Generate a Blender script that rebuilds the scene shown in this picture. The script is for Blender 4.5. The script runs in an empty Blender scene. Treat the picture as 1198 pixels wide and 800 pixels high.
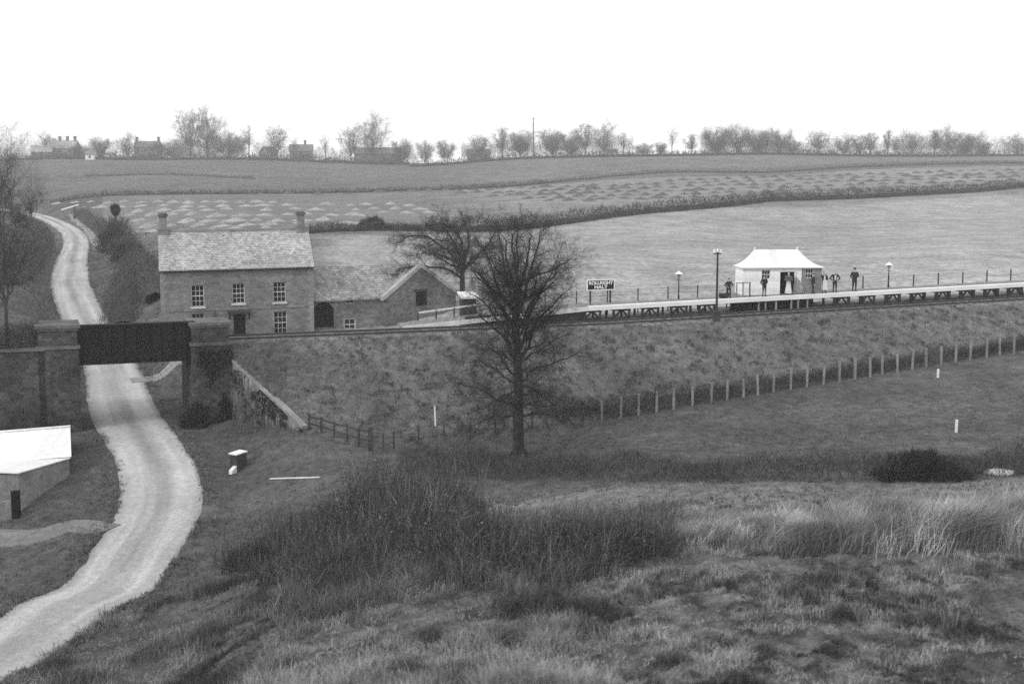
import bpy, bmesh, math, random
import numpy as np
from mathutils import Vector, Matrix, noise as mnoise
R = math.radians
DEN = False
S = bpy.context.scene
C = S.collection
rng = np.random.default_rng(7)
random.seed(7)

# ------------------------------------------------------------------ camera geometry
CAMZ = 20.0
FPX = 1300.0
PITCH = math.atan(134.0 / FPX)
CT, ST = math.cos(PITCH), math.sin(PITCH)
def ray(px, py):
    xc, yc = (px - 599) / FPX, -(py - 324) / FPX
    d = (xc, CT + yc * ST, yc * CT - ST)
    return d[0] / d[1], d[2] / d[1]
def at(px, py, Y):
    a, b = ray(px, py)
    return Vector((a * Y, Y, CAMZ + b * Y))

# ------------------------------------------------------------------ numpy noise
def hash2(ix, iy, seed):
    n = (ix.astype(np.int64) * 374761393 + iy.astype(np.int64) * 668265263 + seed * 1442695041) & 0xffffffff
    n = ((n ^ (n >> 13)) * 1274126177) & 0xffffffff
    return ((n ^ (n >> 16)) & 0xffff) / 65535.0
def vnoise(x, y, seed=0):
    x = np.asarray(x, float); y = np.asarray(y, float)
    ix, iy = np.floor(x), np.floor(y)
    fx, fy = x - ix, y - iy
    fx = fx * fx * (3 - 2 * fx); fy = fy * fy * (3 - 2 * fy)
    a = hash2(ix, iy, seed); b = hash2(ix + 1, iy, seed); c = hash2(ix, iy + 1, seed); d = hash2(ix + 1, iy + 1, seed)
    return (a * (1 - fx) + b * fx) * (1 - fy) + (c * (1 - fx) + d * fx) * fy
def fbm(x, y, seed=0, o=4):
    s = 0; a = .5; t = 0
    for i in range(o):
        s = s + a * vnoise(x, y, seed + i * 17); t += a; a *= .5; x = x * 2.03; y = y * 2.03
    return s / t
def sstep(a, b, x):
    t = np.clip((x - a) / (b - a), 0, 1)
    return t * t * (3 - 2 * t)

# ------------------------------------------------------------------ terrain
# surveyed heights: (px, py, distance)
CP = [(1198,800,22),(900,800,22),(600,800,24),(300,800,30),(100,800,38),(-200,780,42),(1500,800,22),
 (1198,700,30),(900,700,31),(600,700,34),(300,700,42),(120,700,49),(0,700,48.5),
 (1198,640,36),(900,640,38),(600,640,42),(400,640,46),(240,625,56),(1450,640,36),
 (1198,562,52),(900,570,50),(700,580,52),(500,580,56),(1450,560,54),
 (330,560,61),(275,548,64.5),(607,535,66),(1198,520,62),(900,520,64),(700,520,65),
 (690,492,72),(800,472,73),(1000,440,79),(1198,410,84),(1400,390,88),(355,503,67),(450,512,68),(300,520,67),(230,506,71)]
CPW = []   # world (X, Y, drop)
for p in CP:
    v = at(*p); CPW.append((v.x, v.y, CAMZ - v.z))
def hp_(px, Y, h): CPW.append(((px - 599) / FPX * Y, Y, h))
for px, h in ((-300,1.9),(300,1.8),(600,1.7),(900,1.7),(1500,1.7)):
    hp_(px, 3, h); hp_(px, 1, h - .5)
for px, h in ((-300,6.5),(300,5.6),(600,5.2),(900,5.2),(1500,5.2)): hp_(px, 10, h)
for px, h in ((-300,10.5),(300,9.2),(600,8.3),(900,8.2),(1500,8.2)): hp_(px, 16.5, h)
# road
RC = [(-150,38,19.2),(-60,41,19.2),(10,43.8,19.2),(80,47.5,19.0),(146,52.6,18.6),(176,57.5,18.3),(176,63,17.9),(157,69,17.5),
      (141,73.5,17.2),(132,80,17.1),(121,93,16.9),(97,108,15.7),(85,118,14.7),(79,135,14.1),(84,170,14.4),(88,200,14.6),(82,230,14.2),(62,265,13.9),(35,300,13.8),(5,330,13.7)]
for px, Y, h in RC: hp_(px, Y, h)
# left ground before the bridge, by the shed
for px, Y, h in ((40,58,18.3),(90,64,18.0),(0,70,17.6),(-150,60,18.3),(-150,72,17.4),(60,72,17.4)): hp_(px, Y, h)
# under and behind the railway
for px, Y, h in ((690,84,16.3),(1000,88,14.2),(1198,94,12.6),(1450,98,11.4),(450,80,16),(300,80,16.2),
                 (700,101,11.6),(930,104,11.5),(1150,106,11.1),(1450,110,10.8),(540,99,12.6),(420,92,14.2),(280,90,14.3),(200,88,14.7),
                 (190,105,13.6),(180,120,13.2),(150,140,12.6),(40,92,13.6),(20,110,12.4),(10,140,12.4),(20,180,12.8),(-150,100,12),(-150,160,11.5),(135,170,13.2),(125,210,12.7),(152,86,17.0),(185,87,16.7),(216,89,16.3),(190,82,17.0),(210,81,16.6),(240,90,15.9)):
    hp_(px, Y, h)
for p in ((300,265,170),(200,250,220),(450,270,160),(450,242,260),(250,236,280),(300,226,320),(100,230,320),(20,228,360),(300,190,520),(100,187,540),(500,195,500),
          (900,256,220),(700,262,200),(1198,232,270),(900,235,250),(1198,215,300),(700,240,240),(900,205,370),(700,212,340),(1198,193,400),
          (900,181,500),(1198,183,520),(700,184,500),(70,186,560),(300,184,570),(-200,190,560),(1500,185,520),(600,184,540),
          (600,290,150),(900,292,150),(1150,280,155),(1450,275,160),(600,262,205),(500,222,330),(600,204,420),(300,206,420),(100,208,420)):
    v = at(*p); CPW.append((v.x, v.y, CAMZ - v.z))
for px in (-400, 100, 600, 1100, 1600):
    hp_(px, 640, 1.0); hp_(px, 820, 12); hp_(px, 1050, 24)
CPW = np.array(CPW)
def uv_(X, Y): return X / Y * 2.6, np.log(np.maximum(Y, .8) / 20.0)
def kern(r2): return .5 * r2 * np.log(r2 + 1e-12)
_u, _v = uv_(CPW[:, 0], CPW[:, 1])
_n = len(_u)
_K = kern((_u[:, None] - _u) ** 2 + (_v[:, None] - _v) ** 2) + np.eye(_n) * 2e-3
_P = np.stack([np.ones(_n), _u, _v], 1)
_A = np.block([[_K, _P], [_P.T, np.zeros((3, 3))]])
_w = np.linalg.solve(_A, np.concatenate([CPW[:, 2], np.zeros(3)]))
def natural(X, Y):
    X = np.asarray(X, float).ravel(); Y = np.asarray(Y, float).ravel()
    out = np.empty(len(X))
    for i in range(0, len(X), 40000):
        u, v = uv_(X[i:i + 40000], Y[i:i + 40000])
        r2 = (u[:, None] - _u) ** 2 + (v[:, None] - _v) ** 2
        out[i:i + 40000] = kern(r2) @ _w[:_n] + _w[_n] + _w[_n + 1] * u + _w[_n + 2] * v
    return CAMZ - out

# railway line frame: s along the line, d across (positive away from the camera)
KR, Y0R = .27, 82.4
NR = math.sqrt(1 + KR * KR)
ANG = math.atan(KR)
def sd(X, Y): return (X + KR * (Y - Y0R)) / NR, ((Y - Y0R) - KR * X) / NR
def xy(s, d): return (s - KR * d) / NR, Y0R + (KR * s + d) / NR
def s_at(px, d):                      # station along the line seen at pixel column px
    a = (px - 599) / FPX
    # X = a*Y*c with c close to 1 ; solve X = a Y
    # (s - K d)/N = a (Y0 + (K s + d)/N)
    return (a * Y0R * NR + a * d + KR * d) / (1 - a * KR)
def zrail(s): return CAMZ - (11.90 - .018 * np.maximum(0, np.asarray(s, float) - 6.1))
def zplat(s): return float(zrail(s)) + .95
# bridge opening
DF = -3.9
_sa, _sb = s_at(86, DF), s_at(219, DF)
AX, AY = xy(_sa, DF); BX, BY = xy(_sb, DF)
GX, GY = -.4, .9165
def qof(X, Y): return (X - AX) * GY - (Y - AY) * GX
WQ = qof(BX, BY)
EX, EY = xy(s_at(263, DF), DF)                 # right pier outer corner
WX, WY = at(357, 503, 67).x, 67.0              # foot of wing wall
def drear(s): return -.2 + 3.9 * sstep(-4, 3, s)
def embank(X, Y):
    s, d = sd(X, Y)
    z = zrail(s) - .16
    z = z - np.maximum(0, np.maximum(-3.6 - d, d - drear(s))) / 1.75
    q = qof(X, Y)
    side = (X - EX) * (WY - EY) - (Y - EY) * (WX - EX)      # <0 : right/behind the wing wall line
    ok = np.where(q < 0, d > -3.75, np.where(q > WQ, (d > -3.75) | (side < 0), False))
    ext = np.maximum(0, d - .9) * 1.3
    ok &= ~((q > -.6 - ext) & (q < WQ + .6 + ext))
    return np.where(ok, z, -100)
# road centre line
def catmull(P, n=12):
    P = np.array(P, float); out = []
    for i in range(len(P) - 1):
        p0 = P[max(i - 1, 0)]; p1 = P[i]; p2 = P[i + 1]; p3 = P[min(i + 2, len(P) - 1)]
        for t in np.linspace(0, 1, n, endpoint=False):
            out.append(.5 * (2 * p1 + (p2 - p0) * t + (2 * p0 - 5 * p1 + 4 * p2 - p3) * t * t + (3 * p1 - p0 - 3 * p2 + p3) * t ** 3))
    out.append(P[-1]); return np.array(out)
RD = catmull([((px - 599) / FPX * Y, Y) for px, Y, h in RC], 14)
RDZ = natural(RD[:, 0], RD[:, 1])
_k = np.ones(9) / 9
RDZ = np.convolve(np.pad(RDZ, 4, mode='edge'), _k, 'valid')
def road_dist(X, Y):
    X = np.asarray(X, float); Y = np.asarray(Y, float)
    D = np.full(X.shape, 99.); Z = np.zeros(X.shape)
    m = (Y > 30) & (Y < 345) & (X < -8)
    idx = np.where(m)[0]
    for i in range(0, len(idx), 30000):
        j = idx[i:i + 30000]
        d2 = (X[j][:, None] - RD[:, 0]) ** 2 + (Y[j][:, None] - RD[:, 1]) ** 2
        a = d2.argmin(1)
        D[j] = np.sqrt(d2[np.arange(len(j)), a]); Z[j] = RDZ[a]
    return D, Z
def ground(X, Y, fine=True):
    X = np.asarray(X, float).ravel(); Y = np.asarray(Y, float).ravel()
    z = natural(X, Y)
    if fine:
        amp = .05 + .16 * (1 - sstep(34, 60, Y)) + .10 * sstep(45, 60, Y) * (1 - sstep(160, 260, Y)) * .5
        z = z + amp * (fbm(X * .9, Y * .9, 3, 4) - .5) * 2 + .5 * (fbm(X * .12, Y * .12, 9, 3) - .5) * sstep(12, 20, Y) * (1 - sstep(48, 56, Y))
        rough = sstep(-6, 4, X - (Y - 30) * .25) * (1 - sstep(36, 40, Y)) * sstep(16, 19, Y)
        z = z + rough * .27 * (fbm(X * 1.7, Y * 1.3, 31, 3) - .5) * 2
    D, Z = road_dist(X, Y)
    w = 1 - sstep(2.4, 5.0, D)
    z = z * (1 - w) + (Z) * w
    e = embank(X, Y)
    if fine: e = e + .16 * (fbm(X * 1.3, Y * 1.3, 5, 3) - .5)
    return np.maximum(z, e), D
def gz(x, y): return float(ground([x], [y])[0][0])
_YS = np.geomspace(14, 900, 2600)
def hit(px, py):
    a, b = ray(px, py)
    z = ground(a * _YS, _YS)[0]
    below = np.where(CAMZ + b * _YS < z)[0]
    Y = _YS[below[0]] if len(below) else 560.
    x, y = a * Y, Y
    return Vector((x, y, gz(x, y)))

def gp(px, Y):
    x = (px - 599) / FPX * Y; return Vector((x, Y, gz(x, Y)))

# ------------------------------------------------------------------ materials (all neutral greys: a black and white photograph)
def new_mat(name):
    m = bpy.data.materials.new(name); m.use_nodes = True
    nt = m.node_tree
    return m, nt, nt.nodes['Principled BSDF']
def N(nt, t, **kw):
    n = nt.nodes.new(t)
    for k, v in kw.items(): setattr(n, k, v)
    return n
def math_(nt, op, a, b=None, clamp=False):
    n = N(nt, 'ShaderNodeMath', operation=op); n.use_clamp = clamp
    for i, v in enumerate((a, b)):
        if v is None: continue
        if isinstance(v, (int, float)): n.inputs[i].default_value = v
        else: nt.links.new(v, n.inputs[i])
    return n.outputs[0]
def noise_(nt, vec, scale, detail=4, rough=.6):
    n = N(nt, 'ShaderNodeTexNoise'); n.inputs['Scale'].default_value = scale
    n.inputs['Detail'].default_value = detail; n.inputs['Roughness'].default_value = rough
    nt.links.new(vec, n.inputs['Vector']); return n.outputs['Fac']
def stretch(nt, f, lo, hi, a, b):
    n = N(nt, 'ShaderNodeMapRange'); n.clamp = True
    nt.links.new(f, n.inputs[0])
    for i, v in zip((1, 2, 3, 4), (lo, hi, a, b)): n.inputs[i].default_value = v
    return n.outputs[0]
def coords(nt, world=False):
    if world: return N(nt, 'ShaderNodeNewGeometry').outputs['Position']
    return N(nt, 'ShaderNodeTexCoord').outputs['Object']
def grey(name, alb, rough=.85, var=.3, scales=((.7, 1.), (6, .7)), bump=.0, bscale=12, attr=None, world=False, metal=0, spec=.2):
    m, nt, b = new_mat(name)
    vec = coords(nt, world)
    if attr:
        a = N(nt, 'ShaderNodeAttribute', attribute_name=attr); val = a.outputs['Fac']
    else: val = alb
    for sc, wt in scales:
        f = noise_(nt, vec, sc)
        g = stretch(nt, f, .3, .7, 1 - var * wt, 1 + var * wt)
        val = math_(nt, 'MULTIPLY', val, g)
    if isinstance(val, (int, float)):
        b.inputs['Base Color'].default_value = (val, val, val, 1)
    else: nt.links.new(val, b.inputs['Base Color'])
    b.inputs['Roughness'].default_value = rough
    b.inputs['Metallic'].default_value = metal
    b.inputs['Specular IOR Level'].default_value = spec
    if bump:
        bp = N(nt, 'ShaderNodeBump'); bp.inputs['Strength'].default_value = bump; bp.inputs['Distance'].default_value = .05
        nt.links.new(noise_(nt, vec, bscale, 5), bp.inputs['Height']); nt.links.new(bp.outputs[0], b.inputs['Normal'])
    return m
def stone(name, alb, bw=.42, bh=.2, mortar=.18, var=.35, stain=.35, bump=.5, roof=False):
    m, nt, b = new_mat(name)
    vec = coords(nt)
    sp = N(nt, 'ShaderNodeSeparateXYZ'); nt.links.new(vec, sp.inputs[0])
    cb = N(nt, 'ShaderNodeCombineXYZ')
    nt.links.new(math_(nt, 'ADD', sp.outputs[0], sp.outputs[1]) if not roof else sp.outputs[0], cb.inputs[0]); nt.links.new(sp.outputs[2], cb.inputs[1])
    # wobble the courses a little
    nz = N(nt, 'ShaderNodeTexNoise'); nz.inputs['Scale'].default_value = 1.6; nt.links.new(vec, nz.inputs['Vector'])
    mx = N(nt, 'ShaderNodeVectorMath', operation='MULTIPLY_ADD'); nt.links.new(nz.outputs['Color'], mx.inputs[0])
    mx.inputs[1].default_value = (.12, .10, 0); nt.links.new(cb.outputs[0], mx.inputs[2])
    br = N(nt, 'ShaderNodeTexBrick'); nt.links.new(mx.outputs[0], br.inputs['Vector'])
    br.inputs['Scale'].default_value = 1; br.inputs['Brick Width'].default_value = bw; br.inputs['Row Height'].default_value = bh
    br.inputs['Mortar Size'].default_value = .018; br.inputs['Mortar Smooth'].default_value = .4; br.inputs['Bias'].default_value = 0
    lo, hi = alb * (1 - var), alb * (1 + var)
    br.inputs['Color1'].default_value = (lo, lo, lo, 1); br.inputs['Color2'].default_value = (hi, hi, hi, 1)
    mo = alb * (1 - mortar) if roof else alb * (1 + mortar); br.inputs['Mortar'].default_value = (mo, mo, mo, 1)
    val = br.outputs['Color']
    bwn = N(nt, 'ShaderNodeRGBToBW'); nt.links.new(val, bwn.inputs[0]); val = bwn.outputs[0]
    for sc, wt in ((.35, 1), (2.2, .7), (11, .7)):
        val = math_(nt, 'MULTIPLY', val, stretch(nt, noise_(nt, vec, sc), .32, .68, 1 - stain * wt, 1 + stain * wt))
    if roof:   # dark lichen and slipped slates
        v = N(nt, 'ShaderNodeTexNoise'); v.inputs['Scale'].default_value = 3.1; v.inputs['Detail'].default_value = 6; v.inputs['Roughness'].default_value = .75
        nt.links.new(vec, v.inputs['Vector'])
        val = math_(nt, 'MULTIPLY', val, stretch(nt, v.outputs['Fac'], .57, .64, 1.0, .35))
    nt.links.new(val, b.inputs['Base Color']); b.inputs['Roughness'].default_value = .9; b.inputs['Specular IOR Level'].default_value = .15
    bp = N(nt, 'ShaderNodeBump'); bp.inputs['Strength'].default_value = bump; bp.inputs['Distance'].default_value = .04
    h = math_(nt, 'ADD', math_(nt, 'MULTIPLY', br.outputs['Fac'], -1.0), noise_(nt, vec, 14, 5))
    nt.links.new(h, bp.inputs['Height']); nt.links.new(bp.outputs[0], b.inputs['Normal'])
    return m
def boards(name, alb, axis=2, w=.16, var=.2, dark=.55):
    m, nt, b = new_mat(name); vec = coords(nt)
    sp = N(nt, 'ShaderNodeSeparateXYZ'); nt.links.new(vec, sp.inputs[0])
    t = math_(nt, 'DIVIDE', sp.outputs[axis], w); fr = math_(nt, 'FRACT', t)
    g = stretch(nt, fr, 0, .12, dark, 1.0)
    wn = N(nt, 'ShaderNodeTexWhiteNoise', noise_dimensions='1D'); nt.links.new(math_(nt, 'FLOOR', t), wn.inputs['W'])
    val = math_(nt, 'MULTIPLY', math_(nt, 'MULTIPLY', g, alb), stretch(nt, wn.outputs['Value'], 0, 1, 1 - var, 1 + var))
    val = math_(nt, 'MULTIPLY', val, stretch(nt, noise_(nt, vec, 3), .3, .7, 1 - var, 1 + var))
    nt.links.new(val, b.inputs['Base Color']); b.inputs['Roughness'].default_value = .75
    return m

M = {}
M['ground'] = None
M['bark'] = grey('bark', .042, .95, .5, ((2, 1), (14, .8)), .6, 25)
M['bark_far_hazed'] = grey('bark_far_hazed', .14, .95, .3)  # paler than near bark: part of the distance haze is in this colour
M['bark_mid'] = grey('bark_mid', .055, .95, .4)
M['foliage'] = grey('foliage', .05, .9, .35, ((.5, 1),), attr='alb', world=True)
M['grass'] = grey('grass', .12, .9, .25, ((.35, 1),), attr='alb', world=True)
M['wall_stone'] = stone('house_stone', .20, .45, .19, var=.22, stain=.22)
M['barn_stone'] = stone('barn_stone', .15, .4, .17, var=.3, stain=.3)
M['pier_stone'] = stone('pier_stone', .055, .5, .24, var=.35, stain=.45)
M['cap_stone'] = grey('cap_stone', .11, .9, .4, bump=.4)
M['roof_stone'] = stone('roof_stone', .40, .26, .13, mortar=.5, var=.26, stain=.22, roof=True)
M['barn_roof'] = stone('barn_roof', .30, .30, .17, mortar=.4, var=.3, stain=.25, roof=True)
M['coping'] = grey('coping', .36, .9, .3, bump=.3)
M['white_paint'] = grey('white_paint', .78, .6, .08)
M['white_wood'] = grey('white_wood', .62, .7, .2)
M['shelter_wall'] = boards('shelter_boarding', .80, 2, .28, .1, .7)
M['shelter_wall_right'] = boards('shelter_boarding_darker', .21, 2, .28, .12, .7)  # same boarding in a darker tone, for the right end of the front
M['tin_white'] = boards('white_iron', .80, 0, .6, .10, .86)
M['glass'] = grey('glass', .015, .12, .3, spec=.5)
M['dark_void'] = grey('dark_timber_and_void', .012, .9, .4)  # dark timber, also near-black sheets put where openings are only shaded
M['iron'] = grey('iron', .010, .7, .4, spec=.15)
M['timber'] = grey('timber', .05, .85, .4, bump=.3)
M['trestle'] = grey('trestle', .022, .9, .4)
M['timber_pale'] = grey('timber_pale', .24, .85, .35)
M['post_grey'] = grey('post_grey', .23, .85, .35)
M['deck'] = boards('deck', .17, 0, .2, .2)
M['quoin'] = grey('quoin', .24, .9, .25, bump=.3)
M['lime'] = grey('lime', .2, .9, .5, ((.9, 1), (4, .8)))
M['plaster'] = grey('plaster', .28, .9, .5, ((.9, 1), (5, .8)))
M['shed_wall'] = grey('shed_wall', .24, .9, .4, ((.6, 1), (5, .7)), .4)
M['skin'] = grey('skin', .45, .6, .05)
M['cloth_dark'] = grey('cloth_dark', .022, .9, .3)
M['cloth_mid'] = grey('cloth_mid', .085, .9, .25)
M['cloth_light'] = grey('cloth_light', .60, .9, .12)
M['board_black'] = grey('board_black', .012, .6, .1)
M['sleeper'] = grey('sleeper', .13, .95, .3)
M['rail_steel'] = grey('rail_steel', .05, .5, .3)
M['heap_pale'] = grey('heap_pale', .27, .95, .35, ((1.2, 1), (6, .8)), .6, 6)
M['heap_dark'] = grey('heap_dark', .085, .95, .35, ((1.2, 1), (6, .8)), .6, 6)
M['far_wall'] = grey('far_wall', .30, .9, .25)
M['far_pale_wall'] = grey('far_pale_wall', .72, .9, .1)
M['far_roof'] = grey('far_roof', .16, .9, .2)
M['far_pale_roof'] = grey('far_pale_roof', .40, .9, .2)

# ------------------------------------------------------------------ object helpers
def tag(o, label=None, cat=None, group=None, kind=None):
    if label: o['label'] = label
    if cat: o['category'] = cat
    if group: o['group'] = group
    if kind: o['kind'] = kind
    return o
def thing(name, loc, label, cat, group=None, rot=0):
    o = bpy.data.objects.new(name, None); C.objects.link(o)
    o.location = loc; o.rotation_euler = (0, 0, rot); o.empty_display_size = .3
    return tag(o, label, cat, group)
def link(name, me, mat, parent=None, loc=None):
    o = bpy.data.objects.new(name, me); C.objects.link(o)
    if mat: me.materials.append(mat)
    if parent is not None: o.parent = parent
    if loc is not None: o.location = loc
    return o
class MB:
    def __init__(s): s.v = []; s.f = []
    def add(s, vs, fs):
        n = len(s.v); s.v += [tuple(v) for v in vs]; s.f += [tuple(i + n for i in f) for f in fs]; return s
    def hexa(s, p):     # 8 points, bottom ring then top ring
        return s.add(p, [(3, 2, 1, 0), (4, 5, 6, 7), (0, 1, 5, 4), (1, 2, 6, 5), (2, 3, 7, 6), (3, 0, 4, 7)])
    def box(s, x0, x1, y0, y1, z0, z1):
        return s.hexa([(x0, y0, z0), (x1, y0, z0), (x1, y1, z0), (x0, y1, z0), (x0, y0, z1), (x1, y0, z1), (x1, y1, z1), (x0, y1, z1)])
    def prism(s, poly, ax):   # poly list of 3d pts, extruded by vector ax
        n = len(poly); a = [Vector(p) for p in poly]; b = [p + Vector(ax) for p in a]
        return s.add(a + b, [tuple(range(n))[::-1], tuple(range(n, 2 * n))] + [(i, (i + 1) % n, n + (i + 1) % n, n + i) for i in range(n)])
    def bar(s, p, q, w, h=None):
        p, q = Vector(p), Vector(q); d = (q - p).normalized(); h = h or w
        up = Vector((0, 0, 1)) if abs(d.z) < .95 else Vector((0, 1, 0))
        a = d.cross(up).normalized() * w / 2; b = a.cross(d).normalized() * h / 2
        return s.hexa([p - a - b, p + a - b, q + a - b, q - a - b, p - a + b, p + a + b, q + a + b, q - a + b])
    def tube(s, p, q, r0, r1, n=10):
        p, q = Vector(p), Vector(q); d = (q - p).normalized()
        up = Vector((0, 0, 1)) if abs(d.z) < .95 else Vector((0, 1, 0))
        a = d.cross(up).normalized(); b = a.cross(d).normalized()
        vs = []
        for c, r in ((p, r0), (q, r1)):
            vs += [c + (a * math.cos(2 * math.pi * i / n) + b * math.sin(2 * math.pi * i / n)) * r for i in range(n)]
        return s.add(vs, [tuple(range(n)), tuple(range(n, 2 * n))[::-1]] + [(i, n + i, n + (i + 1) % n, (i + 1) % n) for i in range(n)])
    def sphere(s, c, rx, ry=None, rz=None, n=10, m=7):
        ry = ry or rx; rz = rz or rx; c = Vector(c); vs = [c + Vector((0, 0, rz))]
        for j in range(1, m):
            t = math.pi * j / m
            for i in range(n):
                a = 2 * math.pi * i / n
                vs.append(c + Vector((rx * math.sin(t) * math.cos(a), ry * math.sin(t) * math.sin(a), rz * math.cos(t))))
        vs.append(c - Vector((0, 0, rz))); fs = []
        for i in range(n): fs.append((0, 1 + i, 1 + (i + 1) % n)); fs.append((len(vs) - 1, 1 + (m - 2) * n + (i + 1) % n, 1 + (m - 2) * n + i))
        for j in range(m - 2):
            for i in range(n):
                a = 1 + j * n + i; b = 1 + j * n + (i + 1) % n; fs.append((a, a + n, b + n, b))
        return s.add(vs, fs)
    def mesh(s, name, origin=None, smooth=False):
        me = bpy.data.meshes.new(name); v = s.v
        if origin is not None: v = [(a - origin[0], b - origin[1], c - origin[2]) for a, b, c in v]
        me.from_pydata(v, [], s.f); me.update()
        bm = bmesh.new(); bm.from_mesh(me); bmesh.ops.recalc_face_normals(bm, faces=bm.faces); bm.to_mesh(me); bm.free()
        if smooth: me.polygons.foreach_set('use_smooth', [True] * len(me.polygons))
        return me
    def build(s, name, mat, parent=None, origin=None, smooth=False):
        o = link(name, s.mesh(name, origin, smooth), mat, parent)
        if parent is None and origin is not None: o.location = origin
        return o
def fast_mesh(name, V, T, alb=None, smooth=False):
    me = bpy.data.meshes.new(name)
    k = T.shape[1]
    me.vertices.add(len(V)); me.loops.add(T.size); me.polygons.add(len(T))
    me.vertices.foreach_set('co', np.ascontiguousarray(V, np.float32).ravel())
    me.loops.foreach_set('vertex_index', np.ascontiguousarray(T, np.int32).ravel())
    me.polygons.foreach_set('loop_start', np.arange(0, T.size, k, dtype=np.int32))
    if smooth: me.polygons.foreach_set('use_smooth', np.ones(len(T), bool))
    me.update(calc_edges=True)
    if alb is not None:
        a = me.attributes.new('alb', 'FLOAT', 'POINT'); a.data.foreach_set('value', np.ascontiguousarray(alb, np.float32))
    return me

# ------------------------------------------------------------------ ground sheet
YR = np.concatenate([np.geomspace(1.2, 14, 26), np.geomspace(14, 62, 260)[1:], np.geomspace(62, 130, 280)[1:], np.geomspace(130, 680, 190)[1:], np.geomspace(680, 1050, 16)[1:]])
UR = np.linspace(-.98, .98, 640)
UU, YY = np.meshgrid(UR, YR)
GXv, GYv = (UU * YY).ravel(), YY.ravel()
Zg, Dg = ground(GXv, GYv)
Zg = Zg - .10 * (1 - sstep(1.7, 2.3, Dg))            # bed cut for the road sheet
def zone_alb(X, Y):
    px = 599 + FPX * X / Y
    wob = (fbm(X * .25, Y * .25, 21, 3) - .5)
    Yw = Y * (1 + .06 * wob)
    s, d = sd(X, Y)
    a = np.full(X.shape, .095)
    a = a * (1 + .9 * (fbm(X * 1.5, Y * 1.1, 23, 3) - .5) * 2 * (1 - sstep(34, 40, Y)))
    a = a + (.17 - .095) * sstep(45, 47, Yw) * (1 - sstep(53, 55, Yw)) * sstep(430, 520, px)          # pale lane strip
    a = np.where((Yw > 56) & (px > 440), .098, a)
    a = np.where((d > -12) & (Yw > 66) & (px > 330) & (embank(X, Y) > 0) & (embank(X, Y) >= natural_cache(X, Y) - .3), .13, a)
    a = np.where((d > -3.5) & (d < drear(s)) & (embank(X, Y) > 0), .19, a)
    behind = d > 3.7
    a = np.where(behind, .285, a)
    pw = px + 30 * wob * 2; a = np.where(behind & (Y < 150), .095 + (.30 - .095) * sstep(330, 430, pw), a); a = np.where(behind & (Y >= 150) & (px < 200), .11, a)
    hed = 178 + 60 * sstep(380, 900, px) + 40 * sstep(900, 1200, px)
    fl = sstep(470, 620, px + 60 * wob); a = np.where(behind & (Y > hed) & (px >= 500), .165 * (1 - fl) + .215 * fl, a)
    a = np.where(behind & (Y > 150) & (px < 500) & (px > 120), .165, a)
    top = np.where(px < 520, 315, 330 + 60 * sstep(520, 1200, px))
    a = np.where(behind & (Y > top), .128, a)
    a = np.where(behind & (Y > top + 40), .128 * (1 - fl) + .15 * fl, a)
    return a
_nat = {}
def natural_cache(X, Y):
    if 'n' not in _nat or len(_nat['n']) != len(X): _nat['n'] = natural(X, Y)
    return _nat['n']
ALB = zone_alb(GXv, GYv)
ncol, nrow = len(UR), len(YR)
idx = np.arange(ncol * nrow).reshape(nrow, ncol)
Q = np.stack([idx[:-1, :-1].ravel(), idx[:-1, 1:].ravel(), idx[1:, 1:].ravel(), idx[1:, :-1].ravel()], 1)
gm = fast_mesh('ground', np.stack([GXv, GYv, Zg], 1), Q, ALB, True)
m, nt, b = new_mat('grassland'); vec = coords(nt, True)
a = N(nt, 'ShaderNodeAttribute', attribute_name='alb').outputs['Fac']
for sc, w_, dt in ((.03, .16, 3), (.22, .24, 4), (1.6, .38, 5), (9, .34, 4)):
    a = math_(nt, 'MULTIPLY', a, stretch(nt, noise_(nt, vec, sc, dt, .65), .3, .7, 1 - w_, 1 + w_))
mp = N(nt, 'ShaderNodeMapping'); mp.inputs['Scale'].default_value = (.05, .5, .5); mp.inputs['Rotation'].default_value = (0, 0, -.2); nt.links.new(vec, mp.inputs['Vector'])
a = math_(nt, 'MULTIPLY', a, stretch(nt, noise_(nt, mp.outputs[0], 1, 4), .3, .7, .86, 1.14))
nt.links.new(a, b.inputs['Base Color']); b.inputs['Roughness'].default_value = 1; b.inputs['Specular IOR Level'].default_value = 0
bp = N(nt, 'ShaderNodeBump'); bp.inputs['Strength'].default_value = .7; bp.inputs['Distance'].default_value = .15
nt.links.new(noise_(nt, vec, 3.5, 6, .7), bp.inputs['Height']); nt.links.new(bp.outputs[0], b.inputs['Normal'])
M['ground'] = m
tag(link('ground', gm, m), 'rolling rough grassland from the near hillside up to the ridge', 'ground', kind='structure')

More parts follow.
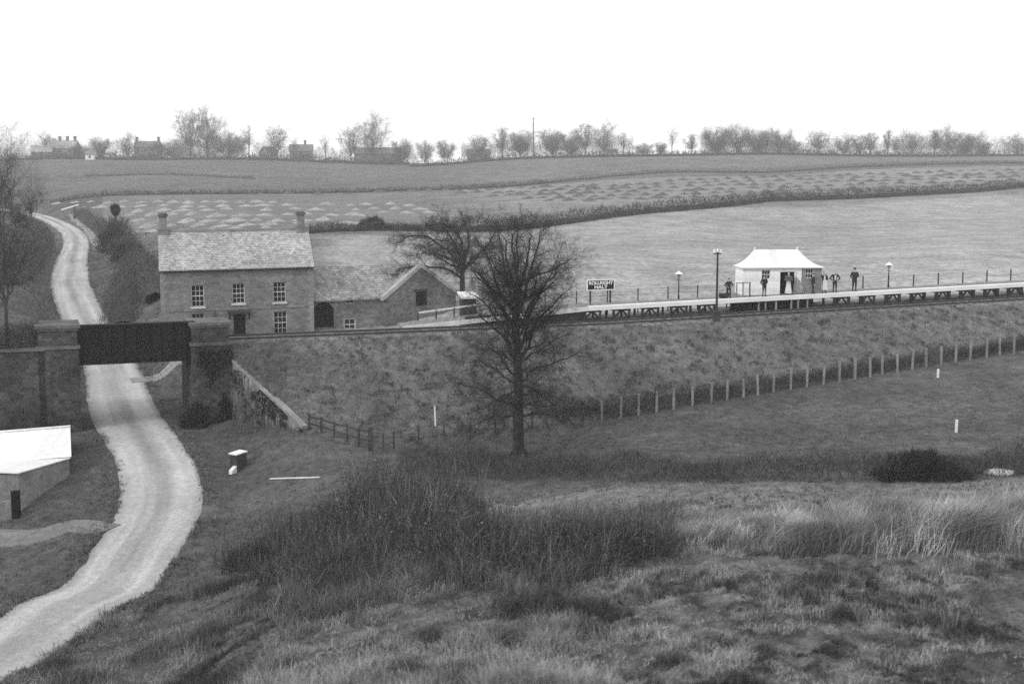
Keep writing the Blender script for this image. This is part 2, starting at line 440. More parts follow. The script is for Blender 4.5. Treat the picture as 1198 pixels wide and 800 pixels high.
# ------------------------------------------------------------------ road and paths
def strip(name, P, half, lift, alb, label, cat, seed, edge=.25, ruts=True, crown=.06, zfun=None):
    P = np.array(P); T = np.gradient(P, axis=0); T /= np.linalg.norm(T, axis=1)[:, None]
    Nn = np.stack([T[:, 1], -T[:, 0]], 1); nc = 25
    L = np.concatenate([[0], np.cumsum(np.linalg.norm(np.diff(P, axis=0), axis=1))])
    c = np.linspace(-1, 1, nc)
    hw = half * (1 + edge * (fbm(L * .35, L * 0 + 1, seed, 3) - .5) * 2 + .05 * (vnoise(L * 1.9, L * 0, seed + 2) - .5)); hl = half * (1 + edge * (fbm(L * .35, L * 0 + 5, seed + 9, 3) - .5) * 2 + .05 * (vnoise(L * 1.9, L * 0 + 9, seed + 2) - .5))
    W = np.where(c[None, :] > 0, c * hw[:, None], c * hl[:, None])
    X = P[:, 0][:, None] + Nn[:, 0][:, None] * W; Y = P[:, 1][:, None] + Nn[:, 1][:, None] * W
    Z = ground(X.ravel(), Y.ravel(), not ruts)[0].reshape(X.shape)
    prof = lift + crown * (1 - np.abs(c) ** 2) - (np.abs(c) > .99) * (.07 if ruts else .03)
    if ruts: prof = prof - .05 * np.exp(-((np.abs(c) - .42) / .13) ** 2)
    Z = Z + prof
    i = np.arange(X.size).reshape(X.shape)
    q = np.stack([i[:-1, :-1].ravel(), i[:-1, 1:].ravel(), i[1:, 1:].ravel(), i[1:, :-1].ravel()], 1)
    ac = alb * (1 - .25 * np.exp(-(c / .22) ** 2) * ruts - .45 * np.clip((np.abs(c) - .8) / .2, 0, 1) + .10 * np.exp(-((np.abs(c) - .45) / .16) ** 2))
    A = np.repeat(ac[None, :], len(P), 0) * (1 + .30 * (fbm(np.repeat(c[None] * 6 + 7, len(P), 0), np.repeat(L[:, None] * .10, nc, 1), seed + 5, 4) - .5) * 2.4) * (1 + .12 * (fbm(X * .5, Y * .5, seed + 3, 4) - .5) * 2)
    me = fast_mesh(name, np.stack([X.ravel(), Y.ravel(), Z.ravel()], 1), q, A.ravel(), True)
    return tag(link(name, me, M['road']), label, cat, kind='structure')
def resample(P, step=.6):
    P = np.array(P, float); L = np.concatenate([[0], np.cumsum(np.linalg.norm(np.diff(P, axis=0), axis=1))])
    t = np.arange(0, L[-1], step); return np.stack([np.interp(t, L, P[:, 0]), np.interp(t, L, P[:, 1])], 1)
m, nt, b = new_mat('chalky_road'); vec = coords(nt, True)
a = N(nt, 'ShaderNodeAttribute', attribute_name='alb').outputs['Fac']
for sc, w_ in ((.5, .05), (3, .14), (16, .34)):
    a = math_(nt, 'MULTIPLY', a, stretch(nt, noise_(nt, vec, sc, 5), .3, .7, 1 - w_, 1 + w_))
nt.links.new(a, b.inputs['Base Color']); b.inputs['Roughness'].default_value = 1; b.inputs['Specular IOR Level'].default_value = 0
bp = N(nt, 'ShaderNodeBump'); bp.inputs['Strength'].default_value = .4; bp.inputs['Distance'].default_value = .04
nt.links.new(noise_(nt, vec, 9, 6, .7), bp.inputs['Height']); nt.links.new(bp.outputs[0], b.inputs['Normal'])
M['road'] = m
strip('road', resample(RD), 2.3, .0, .39, 'pale unpaved lane winding under the railway bridge and uphill', 'road', 4, .07)
def path(name, pts, half, alb, label, seed):
    P = resample(catmull([hit(*p)[:2] if len(p) == 2 else ((p[0] - 599) / FPX * p[2], p[2]) for p in pts], 10), .5)
    strip(name, P, half, .035, alb, label, 'path', seed, .5, False, .03)
path('path', [(146, 0, 86), (165, 0, 86.5), (190, 0, 87.2), (216, 0, 88.0), (240, 0, 88.5)], 1.1, .27, 'narrow pale farm track branching right behind the bridge', 41)
path('path', [(113, 0, 54.5), (70, 0, 55.5), (20, 0, 54.5), (-60, 0, 55)], .8, .17, 'worn grassy track from the lane to the white-roofed shed', 47)
path('path', [(113, 0, 180), (110, 0, 200), (100, 0, 235), (82, 0, 275)], .7, .26, 'thin pale footpath curving beside the far bend of the lane', 53)

# ------------------------------------------------------------------ vegetation helpers
def norm(V): return V / np.maximum(np.linalg.norm(V, axis=1), 1e-9)[:, None]
def blades(P, H, W, lean, alb, droop=.3):
    """P (n,3) roots; lean (n,2) horizontal tip offset; 3 triangles each"""
    n = len(P); ang = rng.uniform(0, math.pi, n); sx = np.stack([np.cos(ang), np.sin(ang), np.zeros(n)], 1) * W[:, None] / 2
    mid = P + np.stack([lean[:, 0] * .35, lean[:, 1] * .35, H * .6], 1)
    tip = P + np.stack([lean[:, 0], lean[:, 1], H * (1 - droop * rng.uniform(0, 1, n))], 1)
    V = np.stack([P - sx, P + sx, mid - sx * .7, mid + sx * .7, tip], 1).reshape(-1, 3)
    o = np.arange(n)[:, None] * 5
    T = np.concatenate([o + np.array([0, 1, 3]), o + np.array([0, 3, 2]), o + np.array([2, 3, 4])], 0)
    return V, T, np.repeat(alb, 5)
def sticks(P, D, W, alb):
    """quad per stick; P centre roots, D full vectors"""
    n = len(P); r = norm(rng.normal(0, 1, (n, 3))); s = norm(np.cross(D, r)) * W[:, None] / 2
    V = np.stack([P - s, P + s, P + D + s * .5, P + D - s * .5], 1).reshape(-1, 3)
    o = np.arange(n)[:, None] * 4
    return V, np.concatenate([o + np.array([0, 1, 2]), o + np.array([0, 2, 3])], 0), np.repeat(alb, 4)
def cat_(parts):
    V = []; T = []; A = []; n = 0
    for v, t, a in parts: V.append(v); T.append(t + n); A.append(a); n += len(v)
    return np.concatenate(V), np.concatenate(T), np.concatenate(A)
def lump_core(P, w, h, alb, seed):
    """lumpy solid body along polyline P (n,3)"""
    n = len(P); k = 9; T = np.gradient(P[:, :2], axis=0) if n > 1 else np.array([[1., 0]]); T = T / np.linalg.norm(T, axis=1)[:, None]
    nx = np.stack([T[:, 1], -T[:, 0]], 1); V = []
    for j in range(k):
        t = math.pi * j / (k - 1)
        f = .75 + .6 * (fbm(P[:, 0] * .8 + j, P[:, 1] * .8, seed, 3) - .4)
        V.append(np.stack([P[:, 0] + nx[:, 0] * math.cos(t) * w * f, P[:, 1] + nx[:, 1] * math.cos(t) * w * f, P[:, 2] - .1 + math.sin(t) * h * f], 1))
    V = np.stack(V, 1).reshape(-1, 3); i = np.arange(n * k).reshape(n, k)
    q = np.stack([i[:-1, :-1].ravel(), i[1:, :-1].ravel(), i[1:, 1:].ravel(), i[:-1, 1:].ravel()], 1)
    T = np.concatenate([q[:, [0, 1, 2]], q[:, [0, 2, 3]]]); return V, T, np.full(len(V), alb)
def hedge(name, pts, w, h, n, label, cat='hedge', alb=.06, sl=.5, sw=.03, seed=1, core=True, ragged=.5, group=None, step=1.):
    P2 = resample(pts, step)
    if len(P2) < 3: P2 = resample(pts, step / 4)
    Z = ground(P2[:, 0], P2[:, 1])[0]; P = np.column_stack([P2, Z])
    hh = h * (1 - ragged + 2 * ragged * fbm(P2[:, 0] * .35, P2[:, 1] * .35, seed, 3))
    parts = []
    if core: parts.append(lump_core(P, w * .36, h * .55, alb * .7, seed))
    i = rng.integers(0, len(P) - 1, n); t = rng.uniform(0, 1, n)
    base = P[i] * (1 - t)[:, None] + P[i + 1] * t[:, None]; H = hh[i] * (1 - t) + hh[i + 1] * t
    Tn = norm(np.column_stack([P[i + 1, :2] - P[i, :2], np.zeros(n)])); nn = np.stack([Tn[:, 1], -Tn[:, 0], np.zeros(n)], 1)
    a = rng.uniform(0, math.pi, n); rad = np.sqrt(rng.uniform(.1, 1, n))
    pos = base + nn * (np.cos(a) * rad * w / 2)[:, None]; pos[:, 2] += np.sin(a) * rad * H * .85
    D = rng.normal(0, .45, (n, 3)); D[:, 2] = np.abs(D[:, 2]) + .45; D = norm(D) * (sl * rng.uniform(.5, 1.4, n))[:, None]
    al = alb * rng.uniform(.5, 1.7, n)
    parts.append(sticks(pos, D, sw * rng.uniform(.6, 1.5, n), al))
    V, T, A = cat_(parts); org = P[len(P) // 2]
    me = fast_mesh(name, V - org, T, A); o = link(name, me, M['foliage'], loc=org)
    return tag(o, label, cat, group)
def bush(px, py, Y, rx, h, n, label, alb=.03, sl=.4, sw=.03, seed=1, name='bush'):
    p = gp(px, Y) if Y else hit(px, py)
    u = norm(rng.normal(0, 1, (n, 3))); u[:, 2] = np.abs(u[:, 2]); f = .35 + 1.25 * fbm(u[:, 0] * 2.6 + seed, u[:, 1] * 2.2 + u[:, 2] * 2.4, seed, 3)
    pos = u * np.array([rx, rx * .8, h * .92]) * (f * rng.uniform(.25, 1, n) ** .4)[:, None]
    D = norm(u + rng.normal(0, .55, (n, 3)) + np.array([0, 0, .4])) * (sl * rng.uniform(.5, 1.4, n))[:, None]
    V, T, A = sticks(pos, D, sw * rng.uniform(.6, 1.6, n), alb * rng.uniform(.4, 1.8, n))
    return tag(link(name, fast_mesh(name, V, T, A), M['foliage'], loc=p), label, 'bush')
def tubes(segs, thin=.035):
    out = []
    for sides, sel in ((3, [s for s in segs if s[2] < thin]), (7, [s for s in segs if s[2] >= thin])):
        if not sel: continue
        A = np.array([[*s[0], *s[1], s[2], s[3]] for s in sel]); p, q, r0, r1 = A[:, :3], A[:, 3:6], A[:, 6], A[:, 7]
        d = norm(q - p); up = np.tile([0., 0, 1], (len(d), 1)); up[np.abs(d[:, 2]) > .9] = (0, 1., 0)
        a = norm(np.cross(d, up)); b_ = np.cross(a, d); q = q + d * (r1 * .3)[:, None]
        th = np.arange(sides) * 2 * math.pi / sides
        ring = a[:, None, :] * np.cos(th)[None, :, None] + b_[:, None, :] * np.sin(th)[None, :, None]
        V = np.concatenate([p[:, None] + ring * r0[:, None, None], q[:, None] + ring * r1[:, None, None]], 1).reshape(-1, 3)
        o = (np.arange(len(p)) * 2 * sides)[:, None]; F = []
        for i in range(sides):
            j = (i + 1) % sides
            F += [o + np.array([i, j, sides + j]), o + np.array([i, sides + j, sides + i])]
        out.append((V, np.concatenate(F), np.zeros(len(V))))
    return cat_(out)
def grow(p, d, L, r, lv, segs, prm, rnd):
    n = prm['n'][lv]; pos = p.copy(); d = d.normalized()
    for i in range(n):
        d = (d + Vector((rnd.gauss(0, prm['wob']), rnd.gauss(0, prm['wob']), rnd.gauss(0, prm['wob']) + prm['up']))).normalized()
        q = pos + d * (L / n); ra = r * (1 - .75 * i / n); rb = r * (1 - .75 * (i + 1) / n)
        segs.append((pos, q, max(ra, prm['rmin']), max(rb, prm['rmin'] * .7)))
        if lv > 0 and (i > 0 or lv < prm['top']):
            for c in range(prm['kids'][lv]):
                ax = d.orthogonal().normalized(); ax.rotate(Matrix.Rotation(rnd.uniform(0, 6.283), 3, d))
                cd = d.copy(); cd.rotate(Matrix.Rotation(R(rnd.uniform(*prm['ang'])), 3, ax))
                pp = pos.lerp(q, rnd.uniform(.3, 1))
                grow(pp, cd, L * rnd.uniform(*prm['ratio']) * (1 - .3 * i / n), max(min(rb * .62, r * .5), prm['rmin']), lv - 1, segs, prm, rnd)
        pos = q
def poly_limb(pts, r0, r1, segs, lv, prm, rnd, kid, lenf=.45, start=.2):
    axis = []; last = None
    n = len(pts) - 1; tot = sum((pts[i + 1] - pts[i]).length for i in range(n))
    for i in range(n):
        sub = 3
        for k in range(sub):
            t0 = (i + k / sub) / n; t1 = (i + (k + 1) / sub) / n
            a = pts[i].lerp(pts[i + 1], k / sub); b_ = pts[i].lerp(pts[i + 1], (k + 1) / sub)
            if last is not None: a = last
            if k < sub - 1: b_ = b_ + Vector((rnd.gauss(0, .09), rnd.gauss(0, .09), rnd.gauss(0, .06)))
            ra, rb = r0 + (r1 - r0) * t0, r0 + (r1 - r0) * t1
            axis.append((a, b_, ra, rb)); last = b_
            if t1 > start:
                d = (b_ - a).normalized()
                for c in range(kid):
                    ax = d.orthogonal().normalized(); ax.rotate(Matrix.Rotation(rnd.uniform(0, 6.283), 3, d))
                    cd = d.copy(); cd.rotate(Matrix.Rotation(R(rnd.uniform(*prm['ang'])), 3, ax))
                    grow(a.lerp(b_, rnd.random()), cd, tot * lenf * rnd.uniform(.6, 1.1) * (1 - .45 * t1), min(max(rb * .45, prm['rmin'] * 2), .03 if prm['rmin'] < .005 else 9), lv, segs, prm, rnd)
    return axis
def tree_obj(name, loc, trunk, crown, mat, label, group=None, cat='tree'):
    t = thing(name, loc, label, cat, group)
    V, T, A = tubes(trunk); link('trunk', fast_mesh('trunk', V - np.array(loc), T, None, True), mat, t)
    V, T, A = tubes(crown); link('crown', fast_mesh('crown', V - np.array(loc), T), mat, t)
    return t

# ------------------------------------------------------------------ the large bare tree in the field
YT = hit(607, 536).y
base = hit(607, 536)
def tp(px, py, dy=0): return at(px, py, YT + dy)
prm = dict(n={0: 3, 1: 3, 2: 4, 3: 4}, kids={0: 0, 1: 4, 2: 2, 3: 2}, wob=.22, up=.0, rmin=.0026, ang=(25, 60), ratio=(.42, .68), top=9)
rnd = random.Random(3)
trunk = []; crown = []
tr = [base - Vector((0, 0, .4)), tp(607, 525), tp(606.5, 490), tp(607, 455), tp(606, 420), tp(604, 390), tp(605.5, 362), tp(604, 335), tp(606, 305)]
rr = [.46, .37, .32, .31, .26, .20, .15, .10, .05]
for i in range(8): trunk.append((tr[i], tr[i + 1], rr[i], rr[i + 1]))
for k in range(6):    # root flare
    a_ = k * 1.05; trunk.append((base + Vector((math.cos(a_) * .28, math.sin(a_) * .28, .5)), base + Vector((math.cos(a_) * .8, math.sin(a_) * .8, -.15)), .14, .06))
LIMBS = [  # ascending limbs of the upper crown: pixel polylines with depth offsets
 [(604, 392, 0), (598, 350, .3), (590, 310, 1), (583, 270, 1.4), (576, 262, 1.6)],
 [(604, 392, 0), (605, 345, -.2), (606, 300, -.5), (604, 265, -.8), (602, 258, -1)],
 [(605, 388, 0), (613, 350, .6), (622, 310, 1.5), (632, 270, 2.2), (640, 268, 2.4)],
 [(604, 395, 0), (590, 365, -.8), (572, 335, -1.8), (552, 312, -2.5), (538, 300, -3)],
 [(605, 392, 0), (620, 362, -.8), (640, 328, -1.7), (656, 308, -2.2), (674, 298, -2.6)],
 [(603, 398, 0), (588, 380, 1), (565, 352, 2), (540, 338, 2.6)],
 [(606, 400, 0), (618, 376, .8), (628, 346, 1.4), (645, 320, 2), (658, 285, 2.4)],
 [(604, 380, 0), (600, 330, -1.4), (592, 290, -2.4), (586, 268, -3)],
 [(605, 380, 0), (612, 320, -1.8), (620, 280, -2.8), (623, 266, -3.2)],
 [(605, 384, 0), (603, 320, 2), (600, 275, 3), (614, 262, 3.4)],
 [(606, 398, 0), (630, 372, -.3), (652, 350, -.8), (670, 334, -1)],
 [(604, 388, 0), (580, 330, .6), (566, 290, 1), (556, 276, 1.2)],
]
LIMBS += [[(605, 402, 0), (622, 388, .8), (642, 372, 1.2), (658, 358, 1.5)], [(604, 402, 0), (588, 392, -1), (566, 374, -1.8), (552, 362, -2.2)], [(604, 396, 0), (594, 372, 1.2), (578, 348, 2.4), (566, 322, 3.2)]]
for k in range(9):   # further limbs filling the round crown
    a_ = k * 2.4; e = (.55, .8, 1.0)[k % 3]; c_ = tp(600, 300) ; q_ = Vector((math.cos(a_) * 4.0 * e - .3, math.sin(a_) * 4.2 * e, 2.0 * (1.1 - e) + rnd.uniform(-.8, .4)))
    LIMBS.append(((604, 392 - k * 3, 0), c_ + q_))
STARTS = [412, 352, 378, 402, 398, 428, 420, 362, 345, 350, 410, 368, 432, 424, 404] + [395 - 8 * k for k in range(9)]
for li, l in enumerate(LIMBS):
    l = [(604.5 + .4 * math.sin(li), STARTS[li], 0)] + list(l[1:])
    if len(l) == 2:
        a0 = tp(*l[0]); m_ = a0.lerp(l[1], .5) + (l[1] - tp(604, 330)) * .12 - Vector((0, 0, .2)); pts_ = [a0, a0.lerp(m_, .5), m_, l[1]]
    else: pts_ = [tp(*p) for p in l]
    segs = []
    trunk += poly_limb(pts_, .10, .014, segs, 2, prm, rnd, 2, .38, .15)
    crown += segs
LOW = [
 [(604, 428, 0), (588, 414, 1.6), (568, 402, 2.6), (548, 398, 3.2)],
 [(607, 424, 0), (628, 412, -1.6), (648, 398, -2.4), (668, 390, -3)],
 [(604, 458, 0), (590, 462, -1.6), (572, 474, -2.6), (556, 480, -3.2)],
 [(607, 470, 0), (628, 474, -2), (646, 476, -3), (668, 484, -3.6)],
 [(606, 436, 0), (612, 432, -2), (618, 436, -3.6), (622, 446, -4.6)],
 [(606, 466, 0), (600, 466, -2), (590, 476, -3.4), (584, 486, -4.2)],  # spreading low limbs
 [(604, 474, 0), (588, 470, -.6), (570, 459, -1), (545, 452, -1.2), (522, 442, -1.4)],
 [(603, 487, 0), (585, 486, .8), (566, 491, 1.4), (553, 497, 1.8)],
 [(603, 447, 0), (588, 440, .7), (575, 430, 1.1), (560, 420, 1.5), (548, 424, 1.9)],
 [(605, 440, 0), (592, 428, -1), (582, 412, -1.6), (560, 404, -2)],
 [(610, 447, 0), (622, 432, -.5), (648, 425, -1), (670, 416, -1.4), (688, 413, -1.6)],
 [(610, 449, 0), (625, 455, .9), (640, 468, 1.4), (652, 478, 1.8)],
 [(610, 487, 0), (630, 484, -.6), (648, 487, -1), (662, 494, -1.2)],
 [(610, 462, 0), (624, 456, 1.5), (640, 460, 2.6), (662, 470, 3.4)],
 [(605, 420, 0), (618, 408, 1), (634, 402, 1.6), (650, 398, 2)],
]
prm2 = dict(prm, up=-.01, ang=(30, 75), n={0: 3, 1: 3, 2: 3, 3: 4}, kids={0: 0, 1: 3, 2: 2, 3: 2}, rmin=.0046)
for l in LOW:
    segs = []
    trunk += poly_limb([tp(*p) for p in l], .075, .02, segs, 2, prm2, rnd, 2, .46, .12)
    crown += segs
tree_obj('bare_tree', base, trunk, crown, M['bark'], 'large bare spreading tree standing alone in the field below the platform')

# second tree behind the barn
b2 = Vector((at(542, 340, 97).x, 97, 0)); b2.z = gz(b2.x, b2.y)
def tq(px, py, dy=0): return at(px, py, 97 + dy)
trunk = [(b2 - Vector((0, 0, .3)), tq(541, 345), .34, .27), (tq(541, 345), tq(541, 318), .27, .2)]; crown = []
prm3 = dict(prm, rmin=.004, wob=.22)
for l in [[(541, 326, 0), (520, 314, -.6), (492, 310, -1), (470, 314, -1), (458, 322, -1)], [(541, 318, 0), (524, 292, .8), (500, 276, 1.2), (478, 276, 1.4), (466, 284, 1.4)], [(541, 320, 0), (538, 300, .5), (528, 285, 1), (510, 280, 1), (495, 290, 1)], [(541, 318, 0), (543, 296, 0), (536, 275, -.5), (520, 262, -1), (505, 262, -1.4)],
          [(541, 320, 0), (530, 305, -1), (515, 298, -1.6), (498, 296, -2), (480, 300, -2)], [(541, 318, 0), (548, 290, 1), (546, 268, 1.6), (540, 250, 2)],
          [(542, 318, 0), (560, 298, -.6), (575, 280, -1), (585, 262, -1.2)], [(541, 322, 0), (532, 312, 1.5), (512, 302, 2.4), (490, 285, 3)],
          [(541, 318, 0), (535, 290, 2), (522, 270, 3), (512, 250, 3.4)], [(542, 316, 0), (556, 300, 1.6), (568, 292, 2.6), (588, 288, 3)]]:
    segs = []; trunk += poly_limb([tq(*p) for p in l], .12, .03, segs, 2, prm3, rnd, 2, .36, .15)
    crown += segs
tree_obj('bare_tree', b2, trunk, crown, M['bark'], 'crooked bare tree behind the stone barn, half hidden by the large tree')

def free_tree(loc, H, spread, seed, mat, label, lv=3, rmin=.02, r0=.3, fork=.25, nl=7, kid=2, group=None, name='bare_tree', wob=.16, kids=None, lenf=.4):
    rn = random.Random(seed); trunk = []; crown = []; loc = Vector(loc)
    top = loc + Vector((rn.gauss(0, .02) * H, 0, H * fork)); trunk.append((loc - Vector((0, 0, .4)), top, r0, r0 * .75))
    pr = dict(n={0: 2, 1: 3, 2: 3, 3: 4}, kids=kids or {0: 0, 1: 3, 2: 2, 3: 2}, wob=wob, up=.06, rmin=rmin, ang=(22, 58), ratio=(.42, .68), top=9)
    for k in range(nl):
        a_ = k * 2.4 + rn.uniform(-.4, .4); e = rn.uniform(.35, 1.0) if k else .05
        tip = loc + Vector((math.cos(a_) * spread * e, math.sin(a_) * spread * e, H * rn.uniform(.86, 1.0) * (1 - .22 * e * e)))
        st = loc.lerp(top, rn.uniform(.75, 1.0))
        m1 = st.lerp(tip, .33) + Vector((math.cos(a_), math.sin(a_), 0)) * spread * .12 * e; m2 = st.lerp(tip, .68) + Vector((math.cos(a_), math.sin(a_), 0)) * spread * .06 * e
        segs = []; trunk += poly_limb([st, m1, m2, tip], r0 * .45, rmin * 1.6, segs, lv - 1, pr, rn, kid, lenf, .12)
        crown += segs
    return tree_obj(name, loc, trunk, crown, mat, label, group)
free_tree(gp(16, 290), 25, 8.5, 11, M['bark_far_hazed'], 'tall pale bare tree at the left edge above the far end of the lane', 3, .006, .3, .3, 8)
free_tree(gp(38, 265), 14, 7, 12, M['bark_far_hazed'], 'lower twiggy tree right of the tall pale tree at the left edge', 3, .006, .2, .2, 7)
free_tree(gp(2, 70.3), 11.5, 3.6, 13, M['bark_mid'], 'thin bare tree in front of the dark wall left of the bridge', 3, .006, .13, .3, 7)
free_tree(gp(-14, 150), 14, 6, 14, M['bark_mid'], 'bare tree among the scrub on the bank left of the lane', 3, .005, .16, .2, 6)
free_tree(gp(22, 175), 9, 4.5, 15, M['bark_mid'], 'small bushy bare tree on the slope directly left of the lane', 3, .005, .12, .15, 6)

# skyline trees: a handful of shapes, copied
VAR = []
for i, (sp, fk, nl, kk, lf) in enumerate(((.34, .20, 8, 2, .42), (.42, .14, 10, 2, .46), (.2, .22, 7, 2, .36), (.5, .06, 12, 3, .46), (.3, .38, 5, 1, .34))):
    t = free_tree((0, 0, 0), 16, 16 * sp, 50 + i, M['bark_far_hazed'], None, 3, .011, .32, fk, nl, kk, None, 'bare_tree', .18, None, lf)
    VAR.append(t)
used = [False] * 5
SKY = [  # px, top py, width px, distance, shape, label
 (225,131,34,545,0,'tallest bare skyline tree, left one of the big pair above the farmhouse'),
 (245,133,36,548,1,'right one of the big pair of bare skyline trees above the farmhouse'),
 (270,158,44,552,3,'broad low rounded skyline tree against the big pair on their right'),
 (205,166,40,556,3,'low thicket-like skyline tree directly left of the big pair'),
 (293,148,20,550,4,'slim isolated bare skyline tree in the gap right of the big pair'),
 (326,150,28,560,0,'bushy skyline tree over the gable left of the chimneyed house'),
 (347,163,14,540,4,'small sparse tree in front of the chimneyed skyline house'),
 (382,160,14,540,4,'thin skyline tree beside the wall right of the chimneyed house'),
 (411,151,26,548,0,'bare skyline tree at the left end of the long barn roof'),
 (437,139,34,546,1,'tall leaning skyline tree in front of the long barn roof'),
 (152,160,20,552,1,'bare tree left of the long roofed house on the skyline'),
 (120,164,26,560,3,'rounded bush-like tree behind the little white cottage wall'),
 (98,172,20,556,3,'low round tree just right of the house with three chimneys'),
 (60,160,26,566,1,'bare tree left of the house with three chimneys'),
 (498,168,17,535,3,'dark round bush-like tree right of the long barn roof'),
 (521,167,20,540,3,'second dark round tree, farther right of the long barn roof'),
 (472,166,24,552,3,'soft rounded tree at the right end of the long barn roof'),
 (561,160,32,538,0,'flat-topped bare tree in the middle of the skyline'),
 (588,151,16,545,2,'narrow tall tree left of the tall thin skyline pole'),
 (610,156,36,548,3,'wide hazy tree directly left of the tall thin skyline pole'),
 (645,155,36,546,3,'wide hazy tree directly right of the tall thin skyline pole'),
 (684,147,24,540,2,'tallest tree of the dense middle skyline clump'),
 (706,149,32,545,1,'full rounded tree right of the tallest one in the middle clump'),
 (668,158,26,552,3,'low spreading tree at the left foot of the middle clump'),
 (728,157,25,535,4,'open-crowned round tree right of the dense middle clump'),
 (752,170,22,530,3,'low bush-like tree right of the open-crowned round tree'),
 (772,169,16,525,3,'small dark bush on the skyline left of the isolated thin tree'),
 (785,151,15,530,4,'isolated thin skyline tree with a small high crown'),
 (808,159,16,525,2,'slim tree at the left end of the right-hand wood'),
 (838,152,32,530,3,'left broad tree of the dense low wood on the right skyline'),
 (862,150,26,535,1,'highest tree of the dense low wood on the right skyline'),
 (886,156,30,530,3,'third broad tree of the dense low wood on the right skyline'),
 (908,157,28,535,1,'last broad tree of the dense low wood on the right skyline'),
 (926,167,14,530,3,'small round tree just right of the dense low wood'),
 (955,155,32,530,0,'thin open tree in the gap after the dense low wood'),
 (985,161,26,535,1,'middling hazy tree between the thin open tree and a narrow pair'),
 (1003,160,18,535,2,'left one of the narrow pair of trees on the right skyline'),
 (1016,157,14,532,2,'right one of the narrow pair of trees on the right skyline'),
 (1036,154,10,515,2,'dark narrow tree, left of the two darkest on the right skyline'),
 (1045,161,9,515,2,'dark narrow tree, right and lower of the two darkest'),
 (1063,156,24,530,0,'hazy tree right of the two darkest narrow trees'),
 (1090,154,18,535,2,'tall narrow tree left of the rounded far-right tree'),
 (1106,153,28,530,1,'rounded tree standing highest at the far right of the skyline'),
 (1126,159,30,535,3,'spreading tree right of the rounded far-right tree'),
 (1146,168,20,540,3,'low tree at the right end of the skyline row before the gap'),
 (1186,161,32,540,1,'hazy tree at the right edge of the skyline beyond the gap'),
]
rn = random.Random(8)
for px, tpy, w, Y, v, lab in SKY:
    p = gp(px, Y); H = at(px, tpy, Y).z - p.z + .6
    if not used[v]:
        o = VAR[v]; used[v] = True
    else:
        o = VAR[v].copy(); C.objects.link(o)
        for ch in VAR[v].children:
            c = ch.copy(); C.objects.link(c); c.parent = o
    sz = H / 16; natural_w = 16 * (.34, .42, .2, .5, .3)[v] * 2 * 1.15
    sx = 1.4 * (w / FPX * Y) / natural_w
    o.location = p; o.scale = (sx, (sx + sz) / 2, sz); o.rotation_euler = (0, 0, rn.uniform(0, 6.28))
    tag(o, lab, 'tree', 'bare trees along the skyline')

# ------------------------------------------------------------------ hedges, scrub
def PX(*l): return [((p - 599) / FPX * Y, Y) for p, Y in l]
hedge('hedge', PX((92, 272), (112, 225), (132, 185), (150, 150), (166, 125), (180, 108)), 3.6, 2.2, 11000, 'tall dark scrubby hedge on the bank between the lane and the farmhouse', alb=.075, sl=.7, sw=.04, seed=2, ragged=.75)
hedge('scrub', PX((140, 105), (150, 118), (160, 135)), 5, 1.8, 5000, 'tangled scrub on the bank left of the farmhouse wall', 'scrub', .07, .7, .035, 3)
hedge('hedge', PX((-60, 100), (8, 112), (32, 135), (44, 160), (52, 200), (44, 240), (20, 275)), 3.5, 2.4, 8000, 'ragged roadside hedge along the left side of the rising lane', alb=.06, sl=.8, sw=.045, seed=4)
hedge('scrub', PX((-80, 118), (-10, 130), (10, 170), (-10, 220)), 7, 2.2, 4500, 'twiggy scrub covering the slope at the left edge', 'scrub', .08, .9, .04, 5, core=False)
hedge('hedge', PX((500, 172), (570, 184), (640, 198), (760, 222), (900, 250), (1060, 275), (1198, 292), (1420, 312)), 3.6, 2.4, 12000, 'dark overgrown hedge between the pasture and the heaped hillside field', alb=.045, sl=.8, sw=.09, seed=6, ragged=.35)
hedge('hedge', PX((362, 152), (430, 158), (500, 170)), 1.4, 1.2, 3000, 'low thin hedge behind the barn below the pale heaps', alb=.06, sl=.5, sw=.06, seed=7)
bush(435, 0, 161, 1.5, 1.7, 2600, 'dark round bush on the low hedge behind the barn', .03, .45, .06, 8)
hedge('hedge', PX((60, 318), (180, 312), (300, 316), (420, 322), (540, 330), (640, 345)), 2.2, 1.2, 4500, 'thin dark hedge line along the top of the pale heap field', alb=.06, sl=.6, sw=.12, seed=9, ragged=.6)
hedge('hedge', PX((640, 345), (780, 372), (900, 380), (1000, 392), (1198, 412), (1420, 430)), 1.8, 1.1, 3500, 'narrow hedge along the upper edge of the dark heap field', alb=.075, sl=.6, sw=.12, seed=10, ragged=.5)
hedge('hedge', PX((480, 502), (560, 505), (680, 500), (800, 498), (930, 500), (1040, 510), (1198, 515), (1450, 515)), 5, 2.6, 7000, 'long ridge-top hedge under the skyline trees', alb=.06, sl=1.2, sw=.2, seed=11, ragged=.45)
hedge('hedge', PX((-200, 552), (60, 548), (200, 540), (340, 536), (480, 528)), 6, 3.2, 6000, 'ridge-top hedge in front of the village houses', alb=.06, sl=1.3, sw=.22, seed=12, ragged=.55)
hedge('hedge', PX((100, 425), (200, 420), (300, 400)), 1.6, .9, 1300, 'faint hedge line across the upper field on the left', alb=.07, sl=.5, sw=.12, seed=13, ragged=.7)
hedge('scrub', PX((-60, 69.3), (5, 70.2), (44, 71.2)), 1.6, 1.7, 4500, 'dark brambles along the foot of the wall left of the bridge', 'scrub', .06, .45, .02, 44, core=False, ragged=.8, step=.5)
bush(226, 500, None, .8, 1.3, 2500, 'dark ivy bush at the foot of the right bridge pier', .04, .3, .02, 45)
